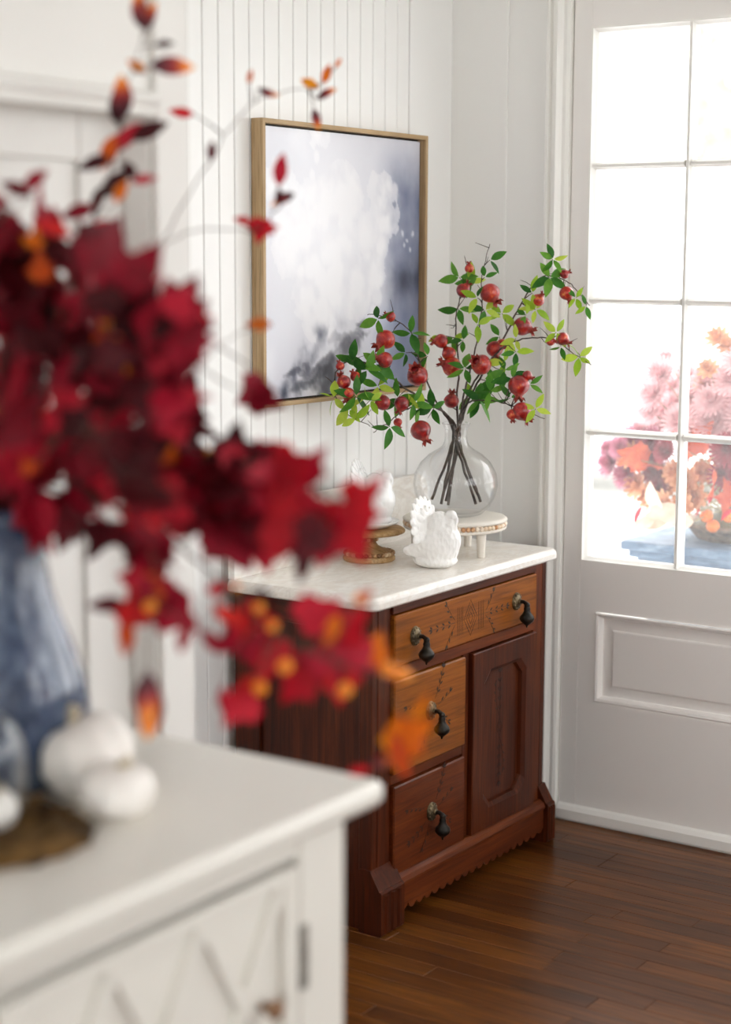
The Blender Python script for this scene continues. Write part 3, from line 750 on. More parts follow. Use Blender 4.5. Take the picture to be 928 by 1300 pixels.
# wooden pedestal stand with dish and bird
PC = Vector((.140, -.585, WZ))
ps = thing('pedestal_stand', PC, 'small turned wooden pedestal stand with beaded foot on the marble', 'pedestal stand')
MB().lathe([(0, 0), (.060, 0), (.063, .003), (.063, .009), (.060, .012), (.058, .014)] + [(0, .014)], PC, 40).build('foot', 'stand_wood', ps)
bm2 = MB().ball((0, 0, 0), .0056, 10, 7).mesh('bead', 'bead_brown')
for k in range(34):
    a = 2*math.pi*k/34; put('bead', bm2, ps, PC + Vector((.0575*math.cos(a), .0575*math.sin(a), .0185)), Matrix.Identity(3), 1.0)
MB().lathe([(.0, .014), (.054, .014), (.054, .022), (.048, .026), (.034, .030), (.022, .036), (.0165, .044), (.0165, .052), (.022, .058), (.034, .062), (.060, .066), (0, .066)], PC, 36).build('column', 'stand_wood', ps)
for k in range(12):
    a = 2*math.pi*k/12; put('bead', bm2, ps, PC + Vector((.0185*math.cos(a), .0185*math.sin(a), .0505)), Matrix.Identity(3), .8)
MB().lathe([(0, .0665), (.080, .0665), (.0855, .069), (.087, .0725), (.0855, .076), (.082, .078), (.080, .0795), (0, .0795)], PC, 48).build('plate', 'stand_wood', ps)
dish = MB().lathe([(0, .080), (.040, .080), (.046, .0815), (.066, .090), (.0725, .096), (.0715, .0975), (.064, .093), (.045, .085), (0, .0845)], PC, 44).build('white_dish', 'porcelain', None, PC)
tag(dish, 'white glazed saucer lying on the wooden pedestal stand', 'dish')

def turkey_mesh(mb):
    mb.ball((.004, 0, .050), (.054, .048, .050), 20, 14); mb.ball((.026, 0, .064), (.036, .038, .042), 18, 12)
    mb.ball((0, 0, .018), (.054, .046, .020), 20, 10)
    mb.tube([(.028, 0, .080), (.038, 0, .098), (.037, 0, .114), (.034, 0, .120)], [.024, .017, .012, .010], 12)
    mb.ball((.039, 0, .124), (.0145, .0115, .012), 12, 8); mb.tube([(.048, 0, .123), (.058, 0, .116)], [.005, .0015], 8); mb.tube([(.051, 0, .124), (.053, 0, .112), (.050, 0, .096)], [.003, .005, .003], 8)
    mb.ball((.010, 0, .098), (.028, .032, .034), 16, 10)
    for sd in (-1, 1):
        for k in range(4): mb.ball((-.006-.012*k, sd*(.038-.002*k), .058-.006*k), (.026, .010, .014), 12, 8)
    for k in range(13):                 # outer tail feathers
        a = R(-105 + 210*k/12); M = Matrix.Translation((-.024, 0, .088)) @ Matrix.Rotation(R(-12), 4, 'Y') @ Matrix.Rotation(-a, 4, 'X')
        q = MB().ball((0, 0, .048), (.0070, .0135, .032), 12, 8); q.xf(M); mb.add(q.v, q.f, True)
    for k in range(9):
        a = R(-100 + 200*k/8); M = Matrix.Translation((-.017, 0, .086)) @ Matrix.Rotation(R(-8), 4, 'Y') @ Matrix.Rotation(-a, 4, 'X')
        q = MB().ball((0, 0, .034), (.0065, .0120, .024), 12, 8); q.xf(M); mb.add(q.v, q.f, True)
    q = MB().ball((-.020, 0, .086), (.013, .046, .046), 14, 10); mb.add(q.v, q.f, True)
def turkey(P, ang, s_, mat, label):
    q = MB(); turkey_mesh(q); q.xf(Matrix.Scale(s_, 4))
    lo = min(v[2] for v in q.v); q.v = [(a, b, max(c-lo-.004, 0)) for a, b, c in q.v]
    o = bpy.data.objects.new('turkey_figurine', q.mesh('turkey_figurine', mat)); col.objects.link(o)
    o.location = P; o.rotation_euler.z = R(ang)
    rm = o.modifiers.new('skin', 'REMESH'); rm.mode = 'VOXEL'; rm.voxel_size = .0021*s_; rm.use_smooth_shade = True
    smm = o.modifiers.new('soft', 'SMOOTH'); smm.factor = .5; smm.iterations = 3
    tag(o, label, 'figurine', 'white turkey figurines'); return o
turkey((.318, -.570, WZ+.0005), 8, 1.02, 'bisque', 'matte white turkey figurine standing directly on the marble top')
turkey((PC.x+.004, PC.y, WZ+.0855), 20, .98, 'porcelain', 'glossy white turkey figurine sitting on the saucer of the pedestal stand')

# ================================================================== SPRAYS
def catmull(P, n_=6):
    P = [Vector(p_) for p_ in P]; out = []
    for i in range(len(P)-1):
        p0, p1, p2, p3 = P[max(i-1, 0)], P[i], P[i+1], P[min(i+2, len(P)-1)]
        for k in range(n_):
            t_ = k/n_
            out.append(.5*((2*p1) + (-p0+p2)*t_ + (2*p0-5*p1+4*p2-p3)*t_*t_ + (-p0+3*p1-3*p2+p3)*t_**3))
    return out + [P[-1]]
def px(P):
    d = Vector(P)-CAM; z = d.dot(FW); return (464 + FPX*d.dot(RT)/z, 650 - FPX*d.dot(UP)/z)
class Spray:
    """one cut branch: a main stem, side twigs, leaves and fruit"""
    def __init__(s, pts, r0, r1, wob=.0):
        s.pts = catmull(pts, 7)
        s.pts = [p_ + Vector((random.gauss(0, wob), random.gauss(0, wob), random.gauss(0, wob))) if i else p_ for i, p_ in enumerate(s.pts)]
        k = len(s.pts); s.rad = [r0 + (r1-r0)*i/(k-1) for i in range(k)]
        s.px = [px(p_) for p_ in s.pts]; s.tw = MB(); s.items = []
    def near(s, P):
        u = px(P); return min((math.hypot(u[0]-a[0], u[1]-a[1]), i) for i, a in enumerate(s.px))
    def twig(s, P, r=.0009, sag=.0):
        P = Vector(P); d = min(((p_-P).length, i) for i, p_ in enumerate(s.pts) if i > len(s.pts)*s.minfrac)
        A = s.pts[max(d[1]-1, 0)]; M = (A+P)/2 + Vector((0, 0, sag*d[0])) + Vector([random.gauss(0, .05*d[0]) for _ in range(3)])
        s.tw.tube(catmull([A, M, P], 3), [r*1.5]*4+[r]*3, 5, False)
    minfrac = .3
    def finish(s, name, label, cat, group, stem_mat):
        base = s.pts[0]; s.o = thing(name, base, label, cat, group)
        m_ = MB().tube(s.pts, s.rad, 8); m_.add(s.tw.v, s.tw.f, True); m_.build('stem', stem_mat, s.o)
        for (nm, me, P, M3, sc_, kids) in s.items:
            o = put(nm, me, s.o, P, M3, sc_)
            for (kn, kme) in kids:
                c_ = bpy.data.objects.new(kn, kme); col.objects.link(c_); c_.parent = o
        return s.o
def nearest(sprays, P):
    return min(sprays, key=lambda s: s.near(P)[0])

# leaf meshes (unit length along +Y)
def oval_leaf(w_=.36, curl=.18, fold=.10, tip=1.0):
    q = MB(); n_ = 6; vs = []; fs = []
    for i in range(n_+1):
        t_ = i/n_; hw = w_*.5*math.sin(math.pi*min(1, t_**.85*.96+.02))*(1 if t_ < 1 else 0)+.004; z = -curl*t_*t_
        vs += [(-hw, t_, z+fold*hw), (0, t_, z), (hw, t_, z+fold*hw)]
    for i in range(n_):
        a = i*3; fs += [(a, a+1, a+4, a+3), (a+1, a+2, a+5, a+4)]
    return q.add(vs, fs, True)
HALF = [(0, 0), (.12, -.02), (.29, -.05), (.35, .07), (.46, .16), (.44, .26), (.53, .44), (.40, .48), (.32, .56), (.23, .60), (.17, .74), (.09, .86), (0, 1.0)]
def maple_leaf(curl=.15, cup=.2, seed=0):
    rr = random.Random(seed); out = HALF + [(-x*rr.uniform(.9, 1.1), y*rr.uniform(.95, 1.05)) for x, y in HALF[-2:0:-1]]
    def z(x, y): return cup*x*x*1.4 - curl*y*y + .05*math.sin(7*x+3*y+seed)
    ctr = [(0, .30), (0, .55), (0, .12)]
    vs = [(x, y, z(x, y)) for x, y in out] + [(0, .36, z(0, .36)-.03)]
    k = len(out); return MB().add(vs, [(i, (i+1) % k, k) for i in range(k)], True)
GREEN = [oval_leaf(.40, .16).mesh('leaf', 'leaf_green'), oval_leaf(.46, .30, .2).mesh('leaf', 'leaf_green')]
LIME = [oval_leaf(.40, .16).mesh('leaf', 'leaf_lime'), oval_leaf(.44, .30, .2).mesh('leaf', 'leaf_lime')]
# pomegranate, axis +Y towards the calyx
def pf_(v):
    a = math.atan2(v.y, v.x); s_ = math.sqrt(max(0, 1-v.z*v.z)); k = 1 + .025*math.cos(6*a)*s_
    z = v.z*.95 + (.10*max(0, v.z)**6); return Vector((v.x*k, v.y*k, z))
toY = Matrix(((1,0,0,0),(0,0,1,0),(0,-1,0,0),(0,0,0,1)))
POM = MB().ball((0,0,0), 1, 20, 14, pf_).xf(toY).mesh('pomegranate', 'pomegranate_skin')
cq = MB(); seg = 24; rows = [(.42, .86), (.30, 1.00), (.27, 1.12), (.33, 1.24), (.42, 1.34)]
vs_ = []; fs_ = []
for i, (r_, z) in enumerate(rows):
    for k in range(seg):
        a = 2*math.pi*k/seg; tooth = (abs(((k % 4)/4.0)-.5)*2)
        zz = z + ((.16*(tooth-.5)*2) if i == 4 else (.05*(tooth-.5)*2 if i == 3 else 0)); r2 = r_ + (.10*tooth if i == 4 else 0)
        vs_.append((r2*1.2*math.cos(a), r2*1.2*math.sin(a), .86+(zz-.86)*1.2))
for i in range(len(rows)-1):
    for k in range(seg): q = (k+1) % seg; fs_.append((i*seg+k, i*seg+q, (i+1)*seg+q, (i+1)*seg+k))
cq.add(vs_, fs_, True); o_ = len(cq.v)
CAL = cq.xf(toY).mesh('calyx', 'pomegranate_calyx')

def dirv(a, b, c=0.0): return (RT*a + UP*b - FW*c).normalized()
D0 = depth(VC)
neck = Vector((VC.x, VC.y, VC.z+.222))
def base_pt(u, v, dd): return at(u, v, D0+dd)
NU, NV = px(neck)
PB = [  # bottom point in the vase, control points beyond the neck (u, v, depth offset)
 ((548, 634, .02), (-.010, -.006), [(560, 520, -.03), (546, 495, -.05), (532, 455, -.08), (524, 425, -.10), (500, 405, -.12), (466, 399, -.14)], 'pomegranate branch rising left in front of the print'),
 ((560, 640, -.02), (-.012, .004), [(556, 517, -.05), (520, 497, -.10), (488, 472, -.13), (455, 458, -.16), (430, 466, -.18), (424, 497, -.19), (440, 525, -.20), (470, 541, -.20)], 'longest pomegranate branch, drooping far left'),
 ((569, 641, -.05), (-.008, .010), [(560, 521, -.06), (540, 515, -.10), (515, 520, -.13), (497, 533, -.15), (474, 549, -.16)], 'low pomegranate branch hanging left just above the vase rim'),
 ((566, 636, .04), (-.002, .012), [(580, 505, .02), (583, 470, .03), (579, 430, .03), (580, 395, .02), (590, 360, .02), (594, 335, .02)], 'upright pomegranate branch in the middle of the vase'),
 ((562, 630, -.04), (.004, .008), [(588, 505, -.02), (597, 470, -.03), (606, 430, -.04), (612, 385, -.04), (612, 350, -.04), (622, 310, -.04)], 'tallest pomegranate branch with a bare twig tip'),
 ((610, 637, .02), (.010, .004), [(596, 505, .02), (620, 462, .02), (645, 420, .00), (662, 385, -.02), (686, 352, -.03), (716, 355, -.05), (735, 372, -.05), (748, 388, -.06)], 'pomegranate branch arching right towards the door panes'),
 ((616, 622, .05), (.012, -.004), [(592, 505, .00), (612, 470, -.02), (640, 440, -.04), (672, 429, -.06), (704, 432, -.08), (730, 450, -.09), (750, 463, -.10)], 'pomegranate branch reaching right at middle height'),
 ((604, 640, -.02), (.010, -.010), [(592, 513, -.04), (612, 508, -.08), (636, 511, -.11), (660, 520, -.13), (692, 532, -.14)], 'low pomegranate branch leaning right over the vase rim'),
]
sprays = []
for (bp, no, cps, lab) in PB:
    B0 = base_pt(*bp); 
    # keep the stem foot inside the glass
    v_ = B0 - VC; r_ = math.hypot(v_.x, v_.y)
    lim = .070
    if r_ > lim: v_.x *= lim/r_; v_.y *= lim/r_
    v_.z = max(v_.z, .016); B0 = VC + v_
    nk = neck + Vector((no[0], no[1], 0)); mid = VC + Vector((no[0]*1.0, no[1]*1.0, .172))
    s = Spray([B0, mid, nk] + [base_pt(*c_) for c_ in cps], .0036, .0008, .0009); s.lab = lab; sprays.append(s)
FR = [  # u, v, diameter px, calyx direction (right, up, to camera)
 (489.6,430.8,25,-.7,-.6,.3),(489,457,20,-1,.25,.1),(530,477,27,-.25,.5,.9),(436.5,485,18,-.3,.6,.4),(451,478,13,-.5,.8,.2),(442,500,17,-.3,-1,.2),(486,511,20,-.9,-.45,.2),(510,512,19,-.3,-.9,.1),
 (505,536,11,.3,-.9,.1),(534,546,26,.45,-.9,.2),(496,402,13,-.9,.4,.2),(573,509,19,.05,.9,.5),(432,465,11,-.3,.9,.2),(622,372,25,.55,-.8,.4),(588.6,369,19,.5,.7,.3),(596,341,12,-.1,1,.1),
 (560,433,18,-1,-.1,.2),(570,449,18,-.5,.8,-.2),(574,466,25,-1,.4,.1),(611,463,26,-.5,.25,.85),(628,443,21,.1,-.9,.5),(637,437,14,.8,-.6,.2),(663,414,24,.9,-.45,.2),(683,381,16,.6,.8,.1),
 (719,372,18,.4,-.9,.2),(716.6,348,12,.9,.4,.1),(699,433,12,.9,-.1,.2),(714,430,17,.8,-.6,.2),(658.5,489,27,.0,-1,.2),(669,477,13,.8,-.4,.1),(662,522,24,.55,-.8,.2),(650,526,14,.1,-1,.3)]
for (u, v, dpx, a, b, c_) in FR:
    P0 = at(u, v, D0-.05); s = nearest(sprays, P0); i = s.near(P0)[1]; dp = depth(s.pts[i]) - .012
    P = at(u, v, dp); r_ = dpx/2*dp/FPX; dv = dirv(a, b, c_)
    s.items.append(('pomegranate', POM, P, frame_from(dv, -FW), r_, [('calyx', CAL)])); s.twig(P - dv*r_*.9, .0010)
LC = [ # u, v, leaves, length px, kind (g/l/m)
 (480,405,4,22,'g'),(522,423,4,24,'g'),(458,463,3,22,'g'),(466,470,4,24,'g'),(478,462,3,24,'g'),(447,458,2,20,'g'),(515,448,3,18,'g'),(543,452,3,18,'g'),(452,503,5,24,'g'),(424,505,4,20,'l'),(443,520,3,22,'l'),(452,532,3,20,'l'),
 (505,505,4,24,'g'),(525,512,4,22,'g'),(495,542,4,21,'g'),(549,518,4,20,'g'),(533,520,3,18,'m'),(480,490,4,20,'m'),(470,508,3,18,'l'),(583,352,3,22,'g'),(597,358,4,20,'m'),(590,366,2,18,'g'),(606,378,3,18,'m'),(582,392,3,20,'g'),(616,394,4,20,'m'),
 (637,398,4,20,'l'),(606,412,3,18,'l'),(576,428,3,18,'m'),(588,432,3,16,'g'),(590,468,5,20,'g'),(556,425,2,15,'l'),(626,484,5,22,'g'),(640,470,4,20,'g'),(640,460,3,20,'l'),(609,508,7,24,'g'),(596,504,3,20,'m'),(622,497,4,20,'g'),(655,447,4,18,'m'),(650,480,4,20,'g'),
 (680,393,5,18,'l'),(676,372,3,18,'m'),(698,352,5,24,'g'),(702,329,5,18,'m'),(731,378,4,15,'m'),(744,388,3,14,'m'),(706,422,4,20,'l'),(735,453,5,20,'l'),(712,440,2,16,'g'),(672,488,3,16,'g'),(680,519,4,18,'l'),(622,330,2,18,'g'),(648,505,3,16,'m'),(668,400,3,16,'m'),(615,352,2,14,'g'),(634,427,2,18,'g'),(655,430,3,16,'l')]
for (u, v, n_, lpx, kd) in LC:
    P0 = at(u, v, D0-.05); s = nearest(sprays, P0); i = s.near(P0)[1]; dp = depth(s.pts[i]) - random.uniform(.0, .03)
    P = at(u, v, dp); s.twig(P, .0008); a0 = random.random()*6.28
    for k in range(n_):
        a = a0 + k*2*math.pi/max(n_, 4) + random.gauss(0, .25); dv = dirv(math.cos(a), math.sin(a), random.uniform(-.45, .55))
        mm = {'g': GREEN, 'l': LIME, 'm': random.choice((GREEN, LIME))}[kd]
        up = (-FW + Vector([random.gauss(0, .45) for _ in range(3)]))
        s.items.append(('leaf', random.choice(mm), P + dv*.003, frame_from(dv, up), lpx*random.uniform(.9, 1.3)*dp/FPX, []))
# bare twiglets
for s in sprays:
    for k in range(6):
        i = random.randrange(int(len(s.pts)*.45), len(s.pts)); A = s.pts[i]; L = random.uniform(.02, .05)
        dv = (dirv(random.gauss(0, 1), random.gauss(.6, .6), random.gauss(0, .5)))
        s.tw.tube([A, A+dv*L*.5+Vector((0, 0, random.gauss(0, .003))), A+dv*L], [.0011, .0009, .0005], 5, False)
for s in sprays: s.finish('pomegranate_branch', s.lab + ' in the round glass vase' if len(s.lab.split()) < 10 else s.lab, 'branch', 'pomegranate branches in the glass vase', 'twig_stem')
# ================================================================== WHITE DRESSER IN FRONT
DT_ = .80
dr = thing('white_dresser', (.95, -2.8, 0), 'white painted dresser with crossed lattice doors in the left foreground', 'dresser')
DXF, DYR, DYL = 1.195, -2.188, -3.42
mt = MB(); L = []
def rrect(x0, x1, y0, y1, r_, z):
    P = []
    for cx_, cy__, a0 in ((x1-r_, y0+r_, -90), (x1-r_, y1-r_, 0), (x0+r_, y1-r_, 90), (x0+r_, y0+r_, 180)):
        for k in range(5): a = R(a0+22.5*k); P.append((cx_+r_*math.cos(a), cy__+r_*math.sin(a), z))
    return P
stack(mt, [rrect(.704, 1.222, -3.45, -2.150, .006, DT_-.034), rrect(.700, 1.230, -3.454, -2.142, .012, DT_-.024), rrect(.700, 1.230, -3.454, -2.142, .012, DT_-.010), rrect(.703, 1.226, -3.45, -2.146, .010, DT_-.003), rrect(.708, 1.220, -3.446, -2.151, .008, DT_)])
mt.build('dresser_top', 'dresser_paint', dr)
def db(a, b, nm, bev=.003, mt_='dresser_paint', par=None): return MB().box(a, b, bev).build(nm, mt_, par or dr)
db((.72, DYR-.02, .06), (DXF-.02, DYR, DT_-.0345), 'side_panel'); db((.72, DYL, .06), (DXF-.02, DYL+.02, DT_-.0345), 'side_panel')
db((.715, DYL, .06), (.72, DYR, DT_-.035), 'back_panel', 0)
db((.72, DYL+.02, .06), (DXF-.02, DYR-.02, .08), 'bottom_board', 0)
db((DXF-.02, DYR-.098, 0), (DXF, DYR, DT_-.0345), 'stile'); db((DXF-.02, DYL, 0), (DXF, DYL+.08, DT_-.0345), 'stile')
db((DXF-.02, DYL+.08, .728), (DXF-.002, DYR-.098, DT_-.0345), 'top_rail'); db((DXF-.02, DYL+.08, .07), (DXF-.002, DYR-.098, .135), 'bottom_rail')
db((.72, DYR-.04, 0), (.76, DYR, .06), 'leg'); db((.72, DYL, 0), (.76, DYL+.04, .06), 'leg')
DD = [(-2.808, -2.288), (-3.338, -2.812)]
for (ya, yb) in DD:
    d_ = MB().box((DXF-.020, ya+.002, .137), (DXF-.012, yb-.002, .718)).build('door', 'dresser_paint', dr, loc=(DXF-.016, (ya+yb)/2, .137))
    for (p_, q_) in (((ya+.002, .137), (ya+.03, .718)), ((yb-.030, .137), (yb-.002, .718)), ((ya+.03, .137), (yb-.03, .165)), ((ya+.03, .700), (yb-.03, .718))):
        MB().box((DXF-.012, p_[0], p_[1]), (DXF+.001, q_[0], q_[1]), .002).build('door_frame', 'dresser_paint', d_)
    nc, nr = 3, 2; w_ = (yb-ya-.06)/nc; h_ = (.700-.165)/nr
    for i in range(nc):
        for j in range(nr):
            cy_, cz_ = ya+.03+w_*(i+.5), .165+h_*(j+.5)
            for sd in (1, -1):
                A = Vector((cy_-w_/2, cz_-sd*h_/2)); B = Vector((cy_+w_/2, cz_+sd*h_/2)); d = (B-A).normalized(); nn = Vector((-d.y, d.x))*.010
                off = .0 if sd > 0 else .0006
                MB().prism([tuple(p_) for p_ in (A-nn, B-nn, B+nn, A+nn)], 0, DXF-.0115, DXF-.003+off).build('lattice_bar', 'dresser_paint', d_)
    ky = yb-.073 if yb > -2.5 else ya+.073
    MB().lathe([(0, 0), (.007, 0), (.006, .008), (.011, .014), (.014, .020), (.011, .026), (0, .028)], seg=16).xf(Matrix.Translation((DXF-.003, ky, .556)) @ Matrix.Rotation(R(90), 4, 'Y')).build('knob', 'knob_wood', d_)
for z in (.552, .200):
    MB().box((DXF-.001, DYR-.104, z), (DXF+.0035, DYR-.084, z+.085), .001).build('hinge', 'hinge_metal', dr); 
    for k in (.3, .7): MB().tube([(DXF+.004, DYR-.094, z+.085*(k-.3)), (DXF+.004, DYR-.094, z+.085*(k-.02))], .003, 8).build('hinge_knuckle', 'hinge_metal', dr)

# blue vase
BC = Vector((.838, -2.441, DT_))
o = MB().lathe([(0, 0), (.062, 0), (.072, .004), (.088, .030), (.101, .070), (.106, .105), (.102, .140), (.088, .185), (.072, .225), (.061, .262), (.055, .300), (.054, .345), (.058, .364), (.054, .366), (.049, .345), (.050, .300), (.056, .262), (.066, .225), (.082, .185), (.096, .140), (.100, .105), (.080, .03), (0, .012)], BC, 48).build('blue_vase', 'blue_glaze', None, BC)
tag(o, 'tall mottled blue glazed ceramic vase holding red autumn branches', 'vase')

# pumpkins, nest and glass dome
def pumpkin(P, r_, h_, tilt, label, group, ribs=9):
    q = MB()
    def fn(v):
        a = math.atan2(v.y, v.x); s_ = math.sqrt(max(0, 1-v.z*v.z)); k = 1 - .09*(1-abs(math.sin(a*ribs/2)))**2*s_
        z = v.z*(1) - .22*max(0, 1-(s_/.55)**2)*(1 if v.z > 0 else -.6)*.8
        return Vector((v.x*k, v.y*k, z))
    t_ = thing('white_pumpkin', P, label, 'pumpkin', group)
    b = MB().ball((0, 0, h_), (r_, r_, h_), 45, 18, fn); mb_ = b.build('body', 'pumpkin_white', t_, loc=(0, 0, 0)) if False else None
    M = Matrix.Translation(P) @ Matrix.Translation((0, 0, h_)) @ Matrix.Rotation(R(tilt[0]), 4, 'X') @ Matrix.Rotation(R(tilt[1]), 4, 'Y') @ Matrix.Translation((0, 0, -h_))
    b.xf(M); lo = min(v[2] for v in b.v); b.v = [(x, y, z-(lo-P.z)) for x, y, z in b.v]
    b.build('body', 'pumpkin_white', t_)
    s_ = MB().tube([(0, 0, h_*1.72), (.004, 0, h_*1.95), (.012, .004, h_*2.15)], [.010*r_/.06, .007*r_/.06, .0085*r_/.06], 8).xf(M)
    s_.v = [(x, y, z-(lo-P.z)) for x, y, z in s_.v]; s_.build('stem', 'pumpkin_stem', t_)
    return t_
p1 = Vector((.960, -2.423, DT_+.001)); p2 = Vector((1.044, -2.459, DT_+.001))
pumpkin(p1, .062, .054, (12, -20), 'larger white pumpkin leaning against the blue vase', 'white pumpkins on the dresser')
pumpkin(p2, .048, .036, (0, 10), 'smaller white pumpkin lying in front of the larger one beside the nest', 'white pumpkins on the dresser')
NC = Vector((.985, -2.605, DT_))
q = MB(); rn = random.Random(11)
for k in range(210):
    a0 = rn.random()*6.28; span = rn.uniform(.5, 1.6); rr0 = rn.uniform(.048, .112); z0 = rn.uniform(.003, .026)*(1-abs(rr0-.082)/.05*.6); P = []
    for i in range(8):
        a = a0 + span*i/7; r_ = rr0 + rn.gauss(0, .004); P.append(NC + Vector((r_*math.cos(a), r_*math.sin(a), max(.002, z0 + rn.gauss(0, .003)))))
    q.tube(P, rn.uniform(.0010, .0024), 4, False)
q.lathe([(0, .001), (.104, .001), (.106, .006), (.098, .014), (.05, .010), (0, .008)], NC, 36)
o = q.build('twig_nest', 'nest_moss', None, NC); tag(o, 'round brown moss and twig nest under the glass dome', 'nest')
GC = Vector((NC.x-.018, NC.y-.022, DT_+.030))
dm_ = thing('glass_dome', GC, 'clear glass dome standing on the twig nest at the left edge', 'dome')
op = [(.066, 0), (.0665, .05), (.066, .075)] + [(.066*math.cos(R(a)), .075+.060*math.sin(R(a))) for a in range(12, 90, 12)] + [(.004, .135)]
MB().lathe(op + [(max(r_-.002, .0005), z-.002 if z > .08 else z) for r_, z in op[::-1]], GC, 40).build('dome', 'dome_glass', dm_)
MB().ball((GC.x, GC.y, GC.z+.146), .012, 14, 10).build('knob', 'dome_glass', dm_)
for (dx, dy, r_, lab) in ((.024, .014, .029, 'tiny white pumpkin inside the glass dome, nearest the blue vase'), (.012, -.034, .027, 'tiny white pumpkin inside the glass dome, at its left side'), (-.032, -.002, .027, 'tiny white pumpkin inside the glass dome, against its back')):
    pumpkin(GC + Vector((dx, dy, -.012)), r_, r_*.85, (0, 0), lab, 'tiny pumpkins in the glass dome', 8)

# ================================================================== AUTUMN BRANCHES
ML = {}
for nm in ('burgundy', 'maroon', 'crimson', 'red', 'orange'):
    ML[nm] = [maple_leaf(.15, .25, 1).mesh('leaf', 'leaf_'+nm), maple_leaf(.45, .1, 4).mesh('leaf', 'leaf_'+nm), maple_leaf(-.1, .5, 9).mesh('leaf', 'leaf_'+nm)]
OV = {nm: [oval_leaf(.42, .2, .25).mesh('leaf', 'leaf_'+nm), oval_leaf(.46, -.1, .4).mesh('leaf', 'leaf_'+nm)] for nm in ('burgundy', 'maroon', 'crimson', 'red', 'orange', 'flame')}
BER = MB().ball((0,0,0), 1, 12, 8).mesh('berry', 'berry_orange')
mouth = BC + Vector((0, 0, .358)); foot = BC + Vector((0, 0, .05)); DM = depth(mouth)
AB = [ # control points beyond the mouth (u, v, depth), label
 ([(16, 560, 2.26), (8, 460, 2.22), (-6, 360, 2.18), (-18, 290, 2.15)], 'burgundy leaved branch rising straight up at the left edge'),
 ([(40, 560, 2.24), (66, 460, 2.20), (88, 380, 2.16), (100, 300, 2.12)], 'burgundy leaved branch rising just right of the left edge'),
 ([(60, 570, 2.2), (120, 480, 2.08), (170, 400, 2.0), (190, 335, 1.96)], 'burgundy leaved branch leaning right below the upright twig'),
 ([(70, 590, 2.2), (150, 520, 2.04), (210, 460, 1.95), (240, 420, 1.92)], 'burgundy leaved branch pointing right towards the picture frame'),
 ([(80, 610, 2.22), (180, 585, 2.14), (280, 580, 2.08), (360, 600, 2.04), (420, 630, 2.02), (450, 660, 2.02)], 'long red leaved branch stretching right in front of the washstand top'),
 ([(60, 610, 2.2), (120, 625, 2.08), (180, 680, 2.02), (200, 740, 2.0), (190, 810, 1.99), (188, 890, 1.99)], 'drooping branch with a flame coloured leaf hanging over the pumpkins'),
 ([(45, 590, 2.1), (90, 545, 1.88), (140, 560, 1.76), (150, 620, 1.70)], 'burgundy leaved branch coming forward in the middle of the bouquet'),
 ([(-5, 590, 2.1), (-5, 520, 1.9), (0, 440, 1.8)], 'burgundy leaved branch coming forward at the left edge'),
 ([(90, 625, 2.2), (180, 660, 2.10), (260, 720, 2.04), (320, 780, 2.02), (400, 830, 2.02), (470, 860, 2.03), (515, 920, 2.04), (500, 965, 2.04)], 'low branch with red leaves and orange berries crossing the washstand side'),
 ([(40, 540, 2.25), (70, 400, 2.18), (120, 280, 2.24), (148, 190, 2.29), (158, 120, 2.31), (180, 50, 2.31), (184, -20, 2.31)], 'upright twig with small maroon and orange leaves reaching the top edge'),
 ([(60, 560, 2.25), (120, 420, 2.22), (190, 330, 2.34), (250, 230, 2.45), (310, 140, 2.6), (360, 116, 2.72), (400, 110, 2.80), (428, 82, 2.84)], 'thin twig with sparse orange leaves crossing above the picture frame'),
 ([(60, 570, 2.22), (120, 440, 2.16), (170, 345, 2.22), (230, 298, 2.34), (290, 290, 2.46), (330, 292, 2.52), (352, 250, 2.56), (360, 205, 2.6)], 'thin twig with red leaves ending in front of the print'),
 ([(70, 590, 2.2), (160, 540, 2.14), (240, 470, 2.2), (300, 425, 2.35), (330, 412, 2.42)], 'thin twig tipped with one orange leaf over the frame'),
]
fg = []
for k, (cps, lab) in enumerate(AB):
    a = k*2.4; f_ = foot + Vector((.030*math.cos(a), .030*math.sin(a), 0)); mo = mouth + Vector((.030*math.cos(a), .030*math.sin(a), 0))
    thin = k >= 9
    s = Spray([f_, mo] + [at(*c_) for c_ in cps], .0030 if not thin else .0016, .0009 if not thin else .0005, .001); s.lab = lab; s.minfrac = .25; fg.append(s)
rb = random.Random(21)
def inside(poly, x, y):
    c = False; j = len(poly)-1
    for i in range(len(poly)):
        if (poly[i][1] > y) != (poly[j][1] > y) and x < (poly[j][0]-poly[i][0])*(y-poly[i][1])/(poly[j][1]-poly[i][1]) + poly[i][0]: c = not c
        j = i
    return c
MASS = [(-45,330),(0,290),(50,310),(100,325),(175,335),(165,375),(225,400),(242,435),(225,470),(222,520),(250,555),(310,570),(345,595),(400,625),(440,650),(425,690),(390,695),(350,670),(290,670),(240,670),(205,700),(150,670),(70,645),(-45,625)]
def leaf_at(s, u, v, dp, lpx, mats, dv, up, nm='leaf'):
    P = at(u, v, dp); s.twig(P, .0008)
    s.items.append((nm, rb.choice(mats), P, frame_from(dv, up), lpx*dp/FPX, []))
cnt = 0
